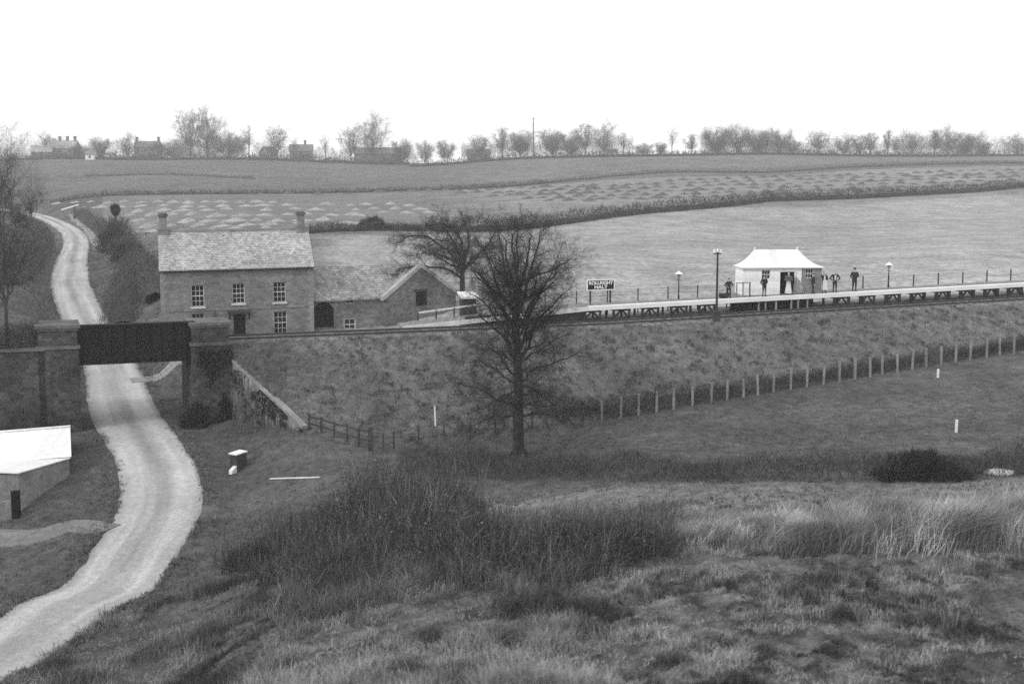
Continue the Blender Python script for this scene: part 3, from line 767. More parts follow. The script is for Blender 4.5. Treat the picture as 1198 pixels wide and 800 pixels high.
# valley-bottom hedgerow in front of the lone tree
hp0 = [hit(470, 552), hit(560, 551), hit(640, 557), hit(760, 560), hit(880, 561), hit(1000, 561), hit(1120, 556), hit(1198, 553), hit(1300, 550)]
hedge('hedge', [(p.x, p.y) for p in hp0], 2.6, 1.5, 20000, 'low brown ragged hedgerow along the near edge of the field with the lone tree', alb=.065, sl=.42, sw=.018, seed=14, core=False, ragged=.95, step=.5)
bush(1074, 560, None, 2.3, 1.25, 9000, 'dense dark bush in the low hedgerow at the right', .028, .32, .022, 15)

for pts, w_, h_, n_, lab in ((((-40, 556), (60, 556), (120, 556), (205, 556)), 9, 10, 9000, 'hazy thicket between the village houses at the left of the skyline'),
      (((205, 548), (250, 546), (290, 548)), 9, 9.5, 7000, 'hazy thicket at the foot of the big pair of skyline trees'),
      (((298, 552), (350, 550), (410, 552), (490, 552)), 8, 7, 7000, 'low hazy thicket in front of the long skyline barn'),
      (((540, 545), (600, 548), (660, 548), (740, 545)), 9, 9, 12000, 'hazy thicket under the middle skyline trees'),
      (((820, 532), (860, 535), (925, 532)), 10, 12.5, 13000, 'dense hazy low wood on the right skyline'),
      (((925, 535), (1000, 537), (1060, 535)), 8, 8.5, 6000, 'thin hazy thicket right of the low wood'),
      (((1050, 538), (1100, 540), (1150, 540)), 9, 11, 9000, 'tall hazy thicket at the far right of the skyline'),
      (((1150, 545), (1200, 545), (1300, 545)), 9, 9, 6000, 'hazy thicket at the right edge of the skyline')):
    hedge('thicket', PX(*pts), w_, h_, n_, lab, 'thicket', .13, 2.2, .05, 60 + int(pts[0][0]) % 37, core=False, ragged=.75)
# pollard and white gate pole on the far bank
pl = gp(135, 168); ptop = at(135, 251, 168)
t = thing('pollard_tree', pl, 'small dark mop-headed tree above the hedge beside the lane', 'tree')
mb = MB(); mb.tube(pl - Vector((0, 0, .2)), ptop, .22, .16); mb.build('trunk', M['bark'], t, pl)
n = 1500; dv = norm(rng.normal(0, 1, (n, 3))) * rng.uniform(.3, 1, n)[:, None] ** .5 * np.array([.55, .55, .8]); dv[:, :2] *= (1 + .5 * np.clip(dv[:, 2:], -1, 1))
V, T, A = sticks(np.array(at(135, 246, 168))[None] + dv, norm(dv + rng.normal(0, .3, (n, 3))) * .35, np.full(n, .05), np.full(n, .025) * rng.uniform(.5, 1.5, n))
link('crown', fast_mesh('crown', V - np.array(pl), T, A), M['foliage'], t)
bush(133, 0, 162, 2.6, 5.2, 4200, 'tangled tall bush under the mop-headed tree beside the lane', .07, .8, .05, 21); bush(150, 0, 140, 2.2, 3.0, 2600, 'dark brambly bush between the lane and the farmhouse', .055, .7, .045, 22)
gp0 = gp(87, 262); t = thing('gate_pole', gp0, 'white sloping gate pole on a dark post at the bend of the lane', 'gate')
mb = MB(); mb.bar(at(72, 245.5, 262), at(92, 239.5, 262), .2, .28); mb.build('pole', M['white_paint'], t, gp0)
mb = MB(); mb.bar(gp0 - Vector((0, 0, .2)), at(87, 240, 262.3), .4); mb.build('post', M['timber'], t, gp0)

# ------------------------------------------------------------------ heaps
def heap_mesh(seed, r=1.5, h=.72):
    k, n = 14, 6; V = [(0, 0, h)]; F = []; rn = random.Random(seed)
    for j in range(1, n + 1):
        t = j / n
        for i in range(k):
            a_ = 2 * math.pi * i / k; f = 1 + .25 * (mnoise.noise(Vector((math.cos(a_) * 1.5, math.sin(a_) * 1.5, seed * 3.1 + t * 2))))
            z = h * (1 - t) ** 1.15 * (1 + .3 * mnoise.noise(Vector((math.cos(a_) * 3, math.sin(a_) * 3, seed + t * 4)))) - (.25 if j == n else 0)
            V.append((math.cos(a_) * r * t * f, math.sin(a_) * r * t * f, z))
    for i in range(k): F.append((0, 1 + i, 1 + (i + 1) % k))
    for j in range(n - 1):
        for i in range(k): a_ = 1 + j * k + i; b_ = 1 + j * k + (i + 1) % k; F.append((a_, a_ + k, b_ + k, b_))
    mb = MB(); mb.add(V, F); me = mb.mesh('field_heap', smooth=True); return me
HM = [heap_mesh(i) for i in range(6)]; HD = [me.copy() for me in HM]
for me in HM: me.materials.append(M['heap_pale'])
for me in HD: me.materials.append(M['heap_dark'])
def put_heap(px, py, meshes, f, label, group):
    p = hit(px, py)
    o = bpy.data.objects.new('field_heap', meshes[rn.randrange(6)]); C.objects.link(o)
    o.location = p; sc = f * rn.uniform(.75, 1.2); o.scale = (sc * rn.uniform(.85, 1.5), sc, sc * rn.uniform(.5, 1.0)); o.rotation_euler = (0, 0, rn.uniform(0, 6.28))
    tag(o, label, 'heap', group)
LP = 'pale low heap in the rows across the field behind the farmhouse'
for py, x0, x1, st in ((236.5, 70, 330, 19), (241, 90, 480, 24), (246, 165, 500, 25), (252, 150, 430, 26), (258, 160, 400, 27), (264, 165, 330, 29), (270, 175, 330, 33), (250, 440, 520, 30), (263, 350, 480, 27)):
    x = x0 + rn.uniform(0, 8)
    while x < x1:
        if rn.random() < .93: put_heap(x + rn.uniform(-4, 4), py + rn.uniform(-1.3, 1.3) - (x - 300) * .006, HM, 1.15, LP, 'pale heaps in rows on the field')
        x += st
LD = 'small dark heap in the slanting rows across the hillside field'
for i, (yl, yr, x0, x1, st) in enumerate(((238, 219.5, 640, 1198, 21), (234, 215.5, 610, 1198, 20), (230, 211, 560, 1198, 19), (226, 206.5, 540, 1198, 19), (222, 202.5, 470, 1198, 18), (218.5, 198.5, 780, 1198, 18), (228, 226, 90, 470, 34))):
    x = x0 + rn.uniform(0, 14)
    while x < x1:
        yy = yl + (yr - yl) * (x - 560) / 640 if i < 6 else yl - rn.uniform(0, 3)
        put_heap(x + rn.uniform(-4, 4), yy + rn.uniform(-.8, .8), HD, 1.22, LD, 'dark heaps in rows on the hillside field')
        x += st

# ------------------------------------------------------------------ village on the ridge
def far_house(px, Y, wpx, wall_h, roof_h, depth, label, wm='far_wall', rmat='far_roof', chim=(), rot=0, sink=0, name='far_house', win=3):
    p = gp(px, Y); w = wpx / FPX * Y / 2; t = thing(name, p - Vector((0, 0, sink)), label, 'house', None, R(rot)); h = wall_h; d = depth / 2
    mb = MB(); mb.add([(-w, -d, -1), (w, -d, -1), (w, d, -1), (-w, d, -1), (-w, -d, h), (w, -d, h), (w, d, h), (-w, d, h), (-w, 0, h + roof_h), (w, 0, h + roof_h)],
        [(0, 1, 5, 4), (2, 3, 7, 6), (1, 2, 6, 9, 5), (3, 0, 4, 8, 7), (0, 3, 2, 1)]); mb.build('wall', M[wm], t)
    e = .35; mb = MB(); zt = h + roof_h + .12; sl = roof_h / d
    for sg in (-1, 1):
        mb.hexa([(-w - e, sg * (d + e), h - e * sl + .02), (w + e, sg * (d + e), h - e * sl + .02), (w + e, 0, zt - .1), (-w - e, 0, zt - .1),
                 (-w - e, sg * (d + e), h - e * sl + .2), (w + e, sg * (d + e), h - e * sl + .2), (w + e, 0, zt + .1), (-w - e, 0, zt + .1)])
    mb.build('roof', M[rmat], t)
    for cx in chim:
        mb = MB(); mb.box(cx * w - .55, cx * w + .55, -.5, .5, h + roof_h * .5, h + roof_h + 2.0); mb.box(cx * w - .68, cx * w + .68, -.63, .63, h + roof_h + 2.002, h + roof_h + 2.3); mb.build('chimney', M['far_roof'], t)
    for i in range(win):
        x = -w + (i + .5) * 2 * w / win; f = MB(); f.box(x - .5, x + .5, -d - .05, -d + .1, h - 2.0, h - .7); f.build('window', M['glass'], t)
far_house(78, 562, 34, 5.5, 3.6, 7, 'large pale skyline house with three chimneys on the left', 'far_wall', 'far_pale_roof', (-.25, .3, .85), -8)
far_house(52, 556, 22, 4, 3, 6, 'lower gabled house left of the house with three chimneys', 'far_wall', 'far_pale_roof', (), 20)
far_house(176, 566, 27, 6.2, 3, 8, 'long roofed skyline house with a chimney at each end', 'far_wall', 'far_roof', (-.93, .93), 0)
far_house(110, 544, 10, 2.6, 1.6, 5, 'little white cottage wall showing below the left skyline trees', 'far_pale_wall', 'far_roof', (), 0, 0, win=1)
far_house(133, 552, 9, 3.4, 1.6, 5, 'small white outhouse beside the long roofed skyline house', 'far_pale_wall', 'far_pale_roof', (), 10, 0, win=1)
far_house(354, 562, 26, 4.6, 3, 7, 'dark skyline house with one chimney between bare trees', 'far_wall', 'far_roof', (.35,), 8)
far_house(316, 560, 16, 3, 2.6, 6, 'low pale gabled cottage left of the chimneyed dark house', 'far_pale_wall', 'far_roof', (), 60, win=1)
far_house(443, 566, 52, 4.8, 3, 9, 'long skyline barn with a plain dark roof', 'far_wall', 'far_roof', (), 0, win=0, name='far_barn')
far_house(560, 556, 26, 3, 2.2, 7, 'low roof among the middle skyline trees', 'far_wall', 'far_roof', (), 5, win=2)
far_house(715, 545, 12, 2.2, 1.4, 5, 'tiny white outhouse at the foot of the middle skyline clump', 'far_pale_wall', 'far_roof', (), 0, win=1)
def pole(name, px, Y, tpy, r, label, mat='timber', cat='pole'):
    p = gp(px, Y); mb = MB(); mb.tube(p - Vector((0, 0, .5)), at(px, tpy, Y), r, r * .6, 8); top = at(px, tpy + 1.2, Y)
    mb.bar(top - Vector((.8, 0, 0)), top + Vector((.8, 0, 0)), .15); return tag(mb.build(name, M[mat], None, p), label, cat)
pole('tall_pole', 624, 540, 138, .38, 'tall thin pole standing above the middle skyline trees', 'bark_far_hazed')
pole('wooden_post', 919, 470, 166, .22, 'thin wooden pole on the ridge before the low wood', 'bark_far_hazed')

# ------------------------------------------------------------------ farmhouse
def holes_wall(x0, x1, z0, z1, holes, y, depth, mb):
    xs = sorted({x0, x1, *[h[0] for h in holes], *[h[1] for h in holes]}); zs = sorted({z0, z1, *[h[2] for h in holes], *[h[3] for h in holes]})
    for i in range(len(xs) - 1):
        for j in range(len(zs) - 1):
            cx, cz = (xs[i] + xs[i + 1]) / 2, (zs[j] + zs[j + 1]) / 2
            if any(h[0] < cx < h[1] and h[2] < cz < h[3] for h in holes): continue
            mb.add([(xs[i], y, zs[j]), (xs[i + 1], y, zs[j]), (xs[i + 1], y, zs[j + 1]), (xs[i], y, zs[j + 1])], [(0, 1, 2, 3)])
    for a, b_, c, d in holes:
        mb.add([(a, y, c), (b_, y, c), (b_, y, d), (a, y, d), (a, y + depth, c), (b_, y + depth, c), (b_, y + depth, d), (a, y + depth, d)], [(0, 4, 5, 1), (1, 5, 6, 2), (2, 6, 7, 3), (3, 7, 4, 0)])
def window(parent, x0, x1, z0, z1, y, cols=3, rows=4, fw=.05, sill=True, mat='white_wood'):
    mb = MB(); yf = y + .10
    mb.box(x0 + .003, x0 + fw, yf, yf + .1, z0 + .003, z1 - .003).box(x1 - fw, x1 - .003, yf, yf + .1, z0 + .003, z1 - .003)
    mb.box(x0 + fw, x1 - fw, yf, yf + .1, z1 - fw, z1 - .003).box(x0 + fw, x1 - fw, yf, yf + .1, z0 + .003, z0 + fw)
    w = mb.build('window', M[mat], parent)
    mb = MB(); cw = (x1 - x0 - 2 * fw) / cols; ch = (z1 - z0 - 2 * fw) / rows
    for i in range(1, cols): mb.box(x0 + fw + i * cw - .014, x0 + fw + i * cw + .014, yf + .02, yf + .06, z0 + fw, z1 - fw)
    for j in range(1, rows):
        t = .03 if j == rows // 2 else .014
        mb.box(x0 + fw, x1 - fw, yf + .024, yf + .056, z0 + fw + j * ch - t, z0 + fw + j * ch + t)
    mb.build('glazing_bar', M[mat], w)
    mb = MB(); mb.box(x0 + .01, x1 - .01, yf + .07, yf + .09, z0 + .01, z1 - .01); mb.build('pane', M['glass'], w)
    if sill: mb = MB(); mb.box(x0 - .1, x1 + .1, y - .1, y + .09, z0 - .13, z0 - .003); mb.build('sill', M[mat], w)
pA, pB = at(189.5, 392, 88.0), at(367.5, 392, 91.6)
HB = CAMZ - 14.35
vec_ = Vector((pB.x - pA.x, pB.y - pA.y)); HW = vec_.length; HR = math.atan2(vec_.y, vec_.x)
house = thing('stone_farmhouse', (pA.x, pA.y, HB), 'two-storey stone farmhouse with pale stone-slate roof beside the railway bridge', 'house', None, HR)
def loc_px(o, px, py):   # facade coords for pixel on facade plane
    a, b_ = ray(px, py); th = o.rotation_euler.z; ox, oy, oz = o.location; c, s = math.cos(th), math.sin(th)
    t = (oy * c - ox * s) / (c - a * s) ; X, Y = a * t, t
    return (X - ox) * c + (Y - oy) * s, CAMZ + b_ * t - oz
HE = loc_px(house, 278, 313.5)[1]; HDp = 6.6
print('house', HW, HE, R(1) and math.degrees(HR))
wins = []
for a_, b_, c, d in ((223.5, 238.5, 334, 359), (271.5, 286, 332, 355), (319.5, 334, 330, 353.5), (320, 335.5, 364.5, 391), (224, 239, 367, 393)):
    x0, z1 = loc_px(house, a_, c); x1, _ = loc_px(house, b_, c); _, z0 = loc_px(house, (a_ + b_) / 2, d); wins.append((x0, x1, z0, z1))
dx0 = loc_px(house, 273, 368)[0]; dx1, dz1 = loc_px(house, 287, 367.5)
door = (dx0, dx1, .05, dz1)
mb = MB(); holes_wall(0, HW, 0, HE, wins + [door], 0, .3, mb)
RH = 2.75
mb.add([(0, 0, 0), (HW, 0, 0), (HW, HDp, 0), (0, HDp, 0), (0, 0, HE), (HW, 0, HE), (HW, HDp, HE), (0, HDp, HE), (0, HDp / 2, HE + RH), (HW, HDp / 2, HE + RH)],
       [(1, 2, 6, 9, 5), (3, 0, 4, 8, 7), (2, 3, 7, 6), (0, 3, 2, 1)])
me = bpy.data.meshes.new('wall'); me.from_pydata(mb.v, [], mb.f); link('wall', me, M['wall_stone'], house)
def gable_roof(parent, x0, x1, y0, y1, ze, rh, mat, ov=.18, th=.16, name='roof', e=.0, sag=.05):
    ym = (y0 + y1) / 2; sl = rh / (ym - y0); mb = MB(); n = 14; row = []
    for sg, ya in ((1, y0 - ov), (-1, y1 + ov)):
        V = []
        for j in range(9):
            f = j / 8; y = ya + (ym - ya) * f; z = ze - ov * sl + (rh + ov * sl) * f
            for i in range(n + 1):
                x = x0 - e + (x1 - x0 + 2 * e) * i / n; s_ = -sag * math.sin(math.pi * i / n) * f + .025 * mnoise.noise(Vector((x * .9, y * 1.3, 2)))
                V.append((x, y, z + th + s_))
        F = [(j * (n + 1) + i, j * (n + 1) + i + 1, (j + 1) * (n + 1) + i + 1, (j + 1) * (n + 1) + i) for j in range(8) for i in range(n)]
        m_ = len(V); V += [(a, b_, c - th) for a, b_, c in V]; F += [tuple(i + m_ for i in f)[::-1] for f in F]
        F += [(i, i + m_, i + 1 + m_, i + 1) for i in range(n)]
        for j in range(8):
            a_ = j * (n + 1); b_ = (j + 1) * (n + 1); F += [(a_, b_, b_ + m_, a_ + m_), (a_ + n, a_ + n + m_, b_ + n + m_, b_ + n)]
        mb.add(V, F)
    return mb.build(name, M[mat], parent)
gable_roof(house, 0, HW, 0, HDp, HE + .02, RH, 'roof_stone', .22, .16, e=.08)
mb = MB(); mb.box(-.06, HW + .06, HDp / 2 - .16, HDp / 2 + .16, HE + RH + .05, HE + RH + .25); mb.build('ridge', M['quoin'], house)
mb = MB(); mb.bar((-.05, -.27, HE - .14), (HW + .05, -.27, HE - .14), .1, .1); mb.build('gutter', M['iron'], house)
for cx in (.35, HW - .55):
    mb = MB(); zc = HE + RH; mb.box(cx - .42, cx + .42, HDp / 2 - .42, HDp / 2 + .42, zc - .7, zc + .25); mb.box(cx - .47, cx + .47, HDp / 2 - .47, HDp / 2 + .47, zc + .252, zc + .36)
    mb.box(cx - .3, cx + .3, HDp / 2 - .33, HDp / 2 + .33, zc + .362, zc + 1.35); ch = mb.build('chimney', M['wall_stone'], house)
    mb = MB(); mb.box(cx - .4, cx + .4, HDp / 2 - .42, HDp / 2 + .42, zc + 1.352, zc + 1.52); mb.box(cx - .32, cx + .32, HDp / 2 - .32, HDp / 2 + .32, zc + 1.522, zc + 1.62); mb.build('cap', M['cap_stone'], ch)
for w_ in wins: window(house, *w_, 0)
mb = MB(); mb.box(door[0] + .003, door[1] - .003, .22, .28, .05, door[3] - .003); dr = mb.build('door', M['dark_void'], house)
mb = MB(); mb.sphere((door[1] - .15, .19, 1.1), .04); mb.build('handle', M['iron'], dr)
mb = MB(); mb.box(door[0] - .45, door[1] + .45, -.75, -.003, door[3] + .18, door[3] + .34); mb.bar((door[0] - .3, -.6, door[3] + .17), (door[0] - .3, -.01, door[3] - .35), .1); mb.bar((door[1] + .3, -.6, door[3] + .17), (door[1] + .3, -.01, door[3] - .35), .1)
mb.build('door_hood', M['timber'], house)
n_ = int(HE / .32)
for x0, x1 in ((-.022, .5), (HW - .5, HW + .022)):
    mb = MB()
    for j in range(n_): wv = (0, .16)[j % 2]; mb.box(x0 if x0 < 1 else x0 + wv, x1 - wv if x0 < 1 else x1, -.022, .2, j * HE / n_ + .01, (j + 1) * HE / n_ - .01)
    mb.build('quoin', M['quoin'], house)
mb = MB(); zb = loc_px(house, 278, 361.3)[1]; mb.box(.5, HW - .5, -.05, .05, zb - .06, zb + .06); mb.build('string_course', M['wall_stone'], house)

t0_ = house.matrix_basis @ Vector((loc_px(house, 251, 372)[0], -.8, 0)); sh_ = bush(251, 0, t0_.y, .75, 2.5, 2200, 'dark clipped shrub left of the farmhouse door', .03, .3, .03, 31); sh_.location = t0_
# ------------------------------------------------------------------ barn range: low wing + gabled cross wing
bA = Vector((pA.x + math.cos(HR) * (HW + .03) + math.sin(HR) * -.6, pA.y + math.sin(HR) * (HW + .03) + .6, HB))
barn = thing('stone_barn', bA, 'low stone barn with cart arch and slate roof adjoining the farmhouse', 'barn', None, HR)
BW_ = loc_px(barn, 456, 370)[0]; BE = loc_px(barn, 410, 349)[1]
arch = (loc_px(barn, 356, 390)[0] + .75, loc_px(barn, 391, 390)[0], 0., BE - .25)
w2 = (loc_px(barn, 402, 380)[0], loc_px(barn, 416.5, 380)[0], loc_px(barn, 409, 387)[1], loc_px(barn, 409, 372.5)[1])
w3 = (loc_px(barn, 405, 380)[0], loc_px(barn, 415, 380)[0], loc_px(barn, 409, 355.5)[1], loc_px(barn, 409, 350)[1])
w2 = (max(w2[0], arch[1] + .3), w2[1], w2[2], w2[3])
mb = MB(); holes_wall(0, BW_, 0, BE, [arch, w2, w3], 0, .4, mb); BD = 5.6; BR = 2.35
mb.add([(0, 0, 0), (BW_, 0, 0), (BW_, BD, 0), (0, BD, 0), (0, 0, BE), (BW_, 0, BE), (BW_, BD, BE), (0, BD, BE), (0, BD / 2, BE + BR), (BW_, BD / 2, BE + BR)],
       [(1, 2, 6, 9, 5), (3, 0, 4, 8, 7), (2, 3, 7, 6), (0, 3, 2, 1)])
me = bpy.data.meshes.new('wall'); me.from_pydata(mb.v, [], mb.f); link('wall', me, M['barn_stone'], barn)
gable_roof(barn, .02, BW_ + 1.2, 0, BD, BE + .02, BR, 'barn_roof', .2, .16)
window(barn, *w2, 0, 2, 2, .1); window(barn, *w3, 0, 2, 1, .06, False)
mb = MB(); mb.box(arch[0] - .01, arch[1] + .01, .42, .5, 0, arch[3] + .1); mb.build('cart_arch_shade', M['dark_void'], barn)  # near-black sheet inside the open arch, painted for its inner shade
mb = MB()
for i in range(9):
    a0, a1 = math.pi * i / 9, math.pi * (i + 1) / 9; cx = (arch[0] + arch[1]) / 2; rx = (arch[1] - arch[0]) / 2; zs_ = arch[3] - .75
    mb.prism([(cx + rx * math.cos(a0), -.02, zs_ + .75 * math.sin(a0)), (cx + rx * math.cos(a1), -.02, zs_ + .75 * math.sin(a1)),
              (cx + (rx + .01) * math.copysign(1, math.cos(a1)) if 0 else cx + rx * math.cos(a1), -.02, arch[3] + .02), (cx + rx * math.cos(a0), -.02, arch[3] + .02)], (0, .3, 0))
mb.build('arch_stone', M['barn_stone'], barn)
# cross wing with its gable turned to the right
gA = at(452, 392, 93.4); gB = at(533.5, 392, 97.2)
gv = Vector((gB.x - gA.x, gB.y - gA.y)); GW = gv.length; GRt = math.atan2(gv.y, gv.x)
gab = thing('gabled_stone_building', (gA.x, gA.y, HB), 'gabled stone outbuilding with pale coping at the right end of the barn', 'barn', None, GRt)
GE = loc_px(gab, 452, 349)[1]; gax, gaz = loc_px(gab, 490, 313)
GL = 6.5; hl = (loc_px(gab, 488, 370)[0] - .1, loc_px(gab, 498, 370)[0] + .1, loc_px(gab, 492, 357)[1], loc_px(gab, 492, 341)[1])
mb = MB(); GR2 = gaz - GE
mb.add([(0, 0, 0), (GW, 0, 0), (GW, GL, 0), (0, GL, 0), (0, 0, GE), (GW, 0, GE), (GW, GL, GE), (0, GL, GE), (GW / 2, 0, GE + GR2), (GW / 2, GL, GE + GR2)],
       [(0, 1, 5, 8, 4), (1, 2, 6, 5), (2, 3, 7, 9, 6), (3, 0, 4, 7), (0, 3, 2, 1)]); mb.build('wall', M['barn_stone'], gab)
mb = MB(); ze = GE + .02
for sx, xe in ((1, -.2), (-1, GW + .2)):
    sl = GR2 / (GW / 2); z0 = ze - .2 * sl
    mb.hexa([(xe, .42, z0), (GW / 2, .42, ze + GR2), (GW / 2, GL + .2, ze + GR2), (xe, GL + .2, z0), (xe, .42, z0 + .15), (GW / 2, .42, ze + GR2 + .15), (GW / 2, GL + .2, ze + GR2 + .15), (xe, GL + .2, z0 + .15)])
mb.build('roof', M['barn_roof'], gab)
for xe in (-.28, GW + .28):
    mb = MB(); sl = GR2 / (GW / 2); z0 = GE - .28 * sl
    mb.hexa([(xe, -.06, z0), (GW / 2, -.06, GE + GR2), (GW / 2, .5, GE + GR2), (xe, .5, z0), (xe, -.06, z0 + .36), (GW / 2, -.06, GE + GR2 + .36), (GW / 2, .5, GE + GR2 + .36), (xe, .5, z0 + .36)])
    mb.build('coping', M['coping'], gab)
mb = MB(); mb.box(hl[0], hl[1], -.03, .05, hl[2], hl[3]); mb.build('hatch', M['dark_void'], gab)
mb = MB(); mb.box(hl[0] - .12, hl[1] + .12, -.05, .04, hl[3] + .003, hl[3] + .2); mb.build('lintel', M['timber'], gab)

# ------------------------------------------------------------------ railway bridge
brg = thing('railway_bridge', (AX, AY, gz(AX, AY)), 'dark iron girder railway bridge on stone piers spanning the lane', 'bridge')
bo = brg.location
def P2(s, d, z): x, y = xy(s, d); return Vector((x, y, z))
def from_q(q, d):  # point at offset q across the road and d across the railway
    # along abutment direction G from front line
    ax = AX + (BX - AX) * q / WQ; ay = AY + (BY - AY) * q / WQ
    gd = (-KR * GX + GY) / NR; t = (d - DF) / gd
    return ax + GX * t, ay + GY * t
ZTOP = at(152, 381.5, AY + .5).z; ZBOT = at(152, 424.5, AY + .5).z
GROUNDZ = CAMZ - 18.4
def skew_box(mb, q0, q1, d0, d1, z0, z1):
    p = [(*from_q(q0, d0), z0), (*from_q(q1, d0), z0), (*from_q(q1, d1), z0), (*from_q(q0, d1), z0)]
    return mb.hexa(p + [(x, y, z1) for x, y, _ in p])
ZT0 = ZTOP
for d0 in (DF + .25, -.15):
    ZTOP = ZT0 - (.75 if d0 > -1 else 0); mb = MB(); skew_box(mb, -.3, WQ + .3, d0, d0 + .12, ZBOT, ZTOP); skew_box(mb, -.3, WQ + .3, d0 - .16, d0 + .28, ZTOP + .002, ZTOP + .1); skew_box(mb, -.3, WQ + .3, d0 - .16, d0 + .28, ZBOT - .1, ZBOT - .002)
    for i in range(9): q = WQ * (i + .5) / 9; skew_box(mb, q - .05, q + .05, d0 - .14, d0 - .002, ZBOT, ZTOP)
    mb.build('girder', M['iron'], brg, bo)
mb = MB(); skew_box(mb, -.3, WQ + .3, DF + .4, -.18, ZBOT + .15, ZBOT + .4); mb.build('deck', M['dark_void'], brg, bo)
def pier(q0, q1, d0, d1, zt, face):
    mb = MB(); skew_box(mb, q0, q1, d0, d1, GROUNDZ - .6, zt - 1.55); skew_box(mb, q0 + .06, q1 - .06, d0 + .07, d1 - .07, zt - 1.34, zt - .36)
    p = mb.build('pier', M['pier_stone'], brg, bo)
    mb = MB(); skew_box(mb, q0 - .08, q1 + .08, d0 - .09, d1 + .08, zt - 1.548, zt - 1.342); skew_box(mb, q0 - .02, q1 + .02, d0 - .03, d1 + .02, zt - .358, zt - .2); skew_box(mb, q0 - .12, q1 + .12, d0 - .12, d1 + .12, zt - .198, zt)
    mb.build('cap', M['cap_stone'], p, bo)
ZP = at(66, 380, AY - .3).z; ZP2 = at(240, 376.5, BY + .3).z
pier(-2.45, 0, DF - .25, DF + 2.2, ZP, 1); pier(WQ, WQ + 2.45, DF - .25, DF + 2.2, ZP2, 1)
for q0, q1 in ((-2.0, -.02), (WQ + .02, WQ + 2.0)):
    mb = MB(); skew_box(mb, q0, q1, DF + 2.203, 1.5, GROUNDZ - .6, CAMZ - 12.3); mb.build('abutment', M['pier_stone'], brg, bo)
# left retaining wall
mb = MB(); zl = at(25, 411, AY - 1).z
sL0, sL1 = s_at(-170, DF), s_at(46, DF)
pts = [P2(sL0, -4.15, 0), P2(sL1, -4.15, 0), P2(sL1, -3.35, 0), P2(sL0, -3.35, 0)]
mb.hexa([(p.x, p.y, GROUNDZ - .6) for p in pts] + [(p.x, p.y, zl) for p in pts]); lw = mb.build('wing_wall', M['pier_stone'], brg, bo)
mb = MB(); pts = [P2(sL0, -4.25, 0), P2(sL1, -4.25, 0), P2(sL1, -3.25, 0), P2(sL0, -3.25, 0)]
mb.hexa([(p.x, p.y, zl + .002) for p in pts] + [(p.x, p.y, zl + .18) for p in pts]); mb.build('coping', M['cap_stone'], lw, bo)
# buttress on the left face (plastered)
mb = MB(); p0 = P2(s_at(57, -4.3), -4.35, 0)
# right sloping wing wall
E0 = Vector((EX + .1, EY + .2, 0)); W0 = Vector((WX, WY, 0)); dirw = (W0 - E0).normalized(); nw = Vector((dirw.y, -dirw.x, 0)) * .14
E0 = E0 - dirw * 1.2
zE = at(262, 412, EY).z; zW = gz(WX, WY) + .15
def slab(mb, up0, up1, half, zb):
    a_, b_, c, d = E0 + nw * half, W0 + nw * half, W0 - nw * half, E0 - nw * half
    zs0, zs1 = zE + up0, zW + up0
    if zb is None: lo = [Vector((p.x, p.y, z + .0)) for p, z in ((a_, zs0), (b_, zs1), (c, zs1), (d, zs0))]
    else: lo = [Vector((p.x, p.y, zb)) for p in (a_, b_, c, d)]
    hi = [Vector((p.x, p.y, z)) for p, z in ((a_, zE + up1), (b_, zW + up1), (c, zW + up1), (d, zE + up1))]
    return mb.hexa(lo + hi)
mb = MB(); slab(mb, 0, 0, 1, GROUNDZ - 1); ww = mb.build('wing_wall', M['lime'], brg, bo)
mb = MB(); slab(mb, .004, .2, 1.5, None); mb.build('coping', M['quoin'], ww, bo)
# ivy on the right pier and wing wall
n = 6000; V = []
tt = rng.uniform(0, 1, n) ** 1.3; base_ = np.array(E0)[None] + np.array(dirw)[None] * (tt * (W0 - E0).length)[:, None] + np.array(nw)[None] * 1.03
zt_ = zE + (zW - zE) * tt; zb_ = GROUNDZ + .8; base_[:, 2] = zb_ + (zt_ - zb_) * rng.uniform(0, 1, n)
keep = fbm(tt * 9, base_[:, 2] * .9, 77, 4) + .24 * (1 - tt) - .10 * (base_[:, 2] - zb_) / 5 > .58
base_ = base_[keep]; k_ = len(base_)
# also on pier face
n2 = 6000; fq = rng.uniform(WQ, WQ + 2.5, n2); pz = rng.uniform(GROUNDZ + .5, ZP2 - 1.8, n2)
pp = np.array([(*from_q(q, DF - .3), z) for q, z in zip(fq, pz)]); kp = fbm(pp[:, 0] * 1.1, pp[:, 2] * 1.1, 79, 3) > .5; pp = pp[kp]
allp = np.concatenate([base_, pp]); n3 = len(allp)
V, T, A = sticks(allp, rng.normal(0, .1, (n3, 3)) + np.array([.02, -.1, -.03]), np.full(n3, .08), .045 * rng.uniform(.5, 1.8, n3))
link('ivy', fast_mesh('ivy', V - np.array(bo), T, A), M['foliage'], brg)

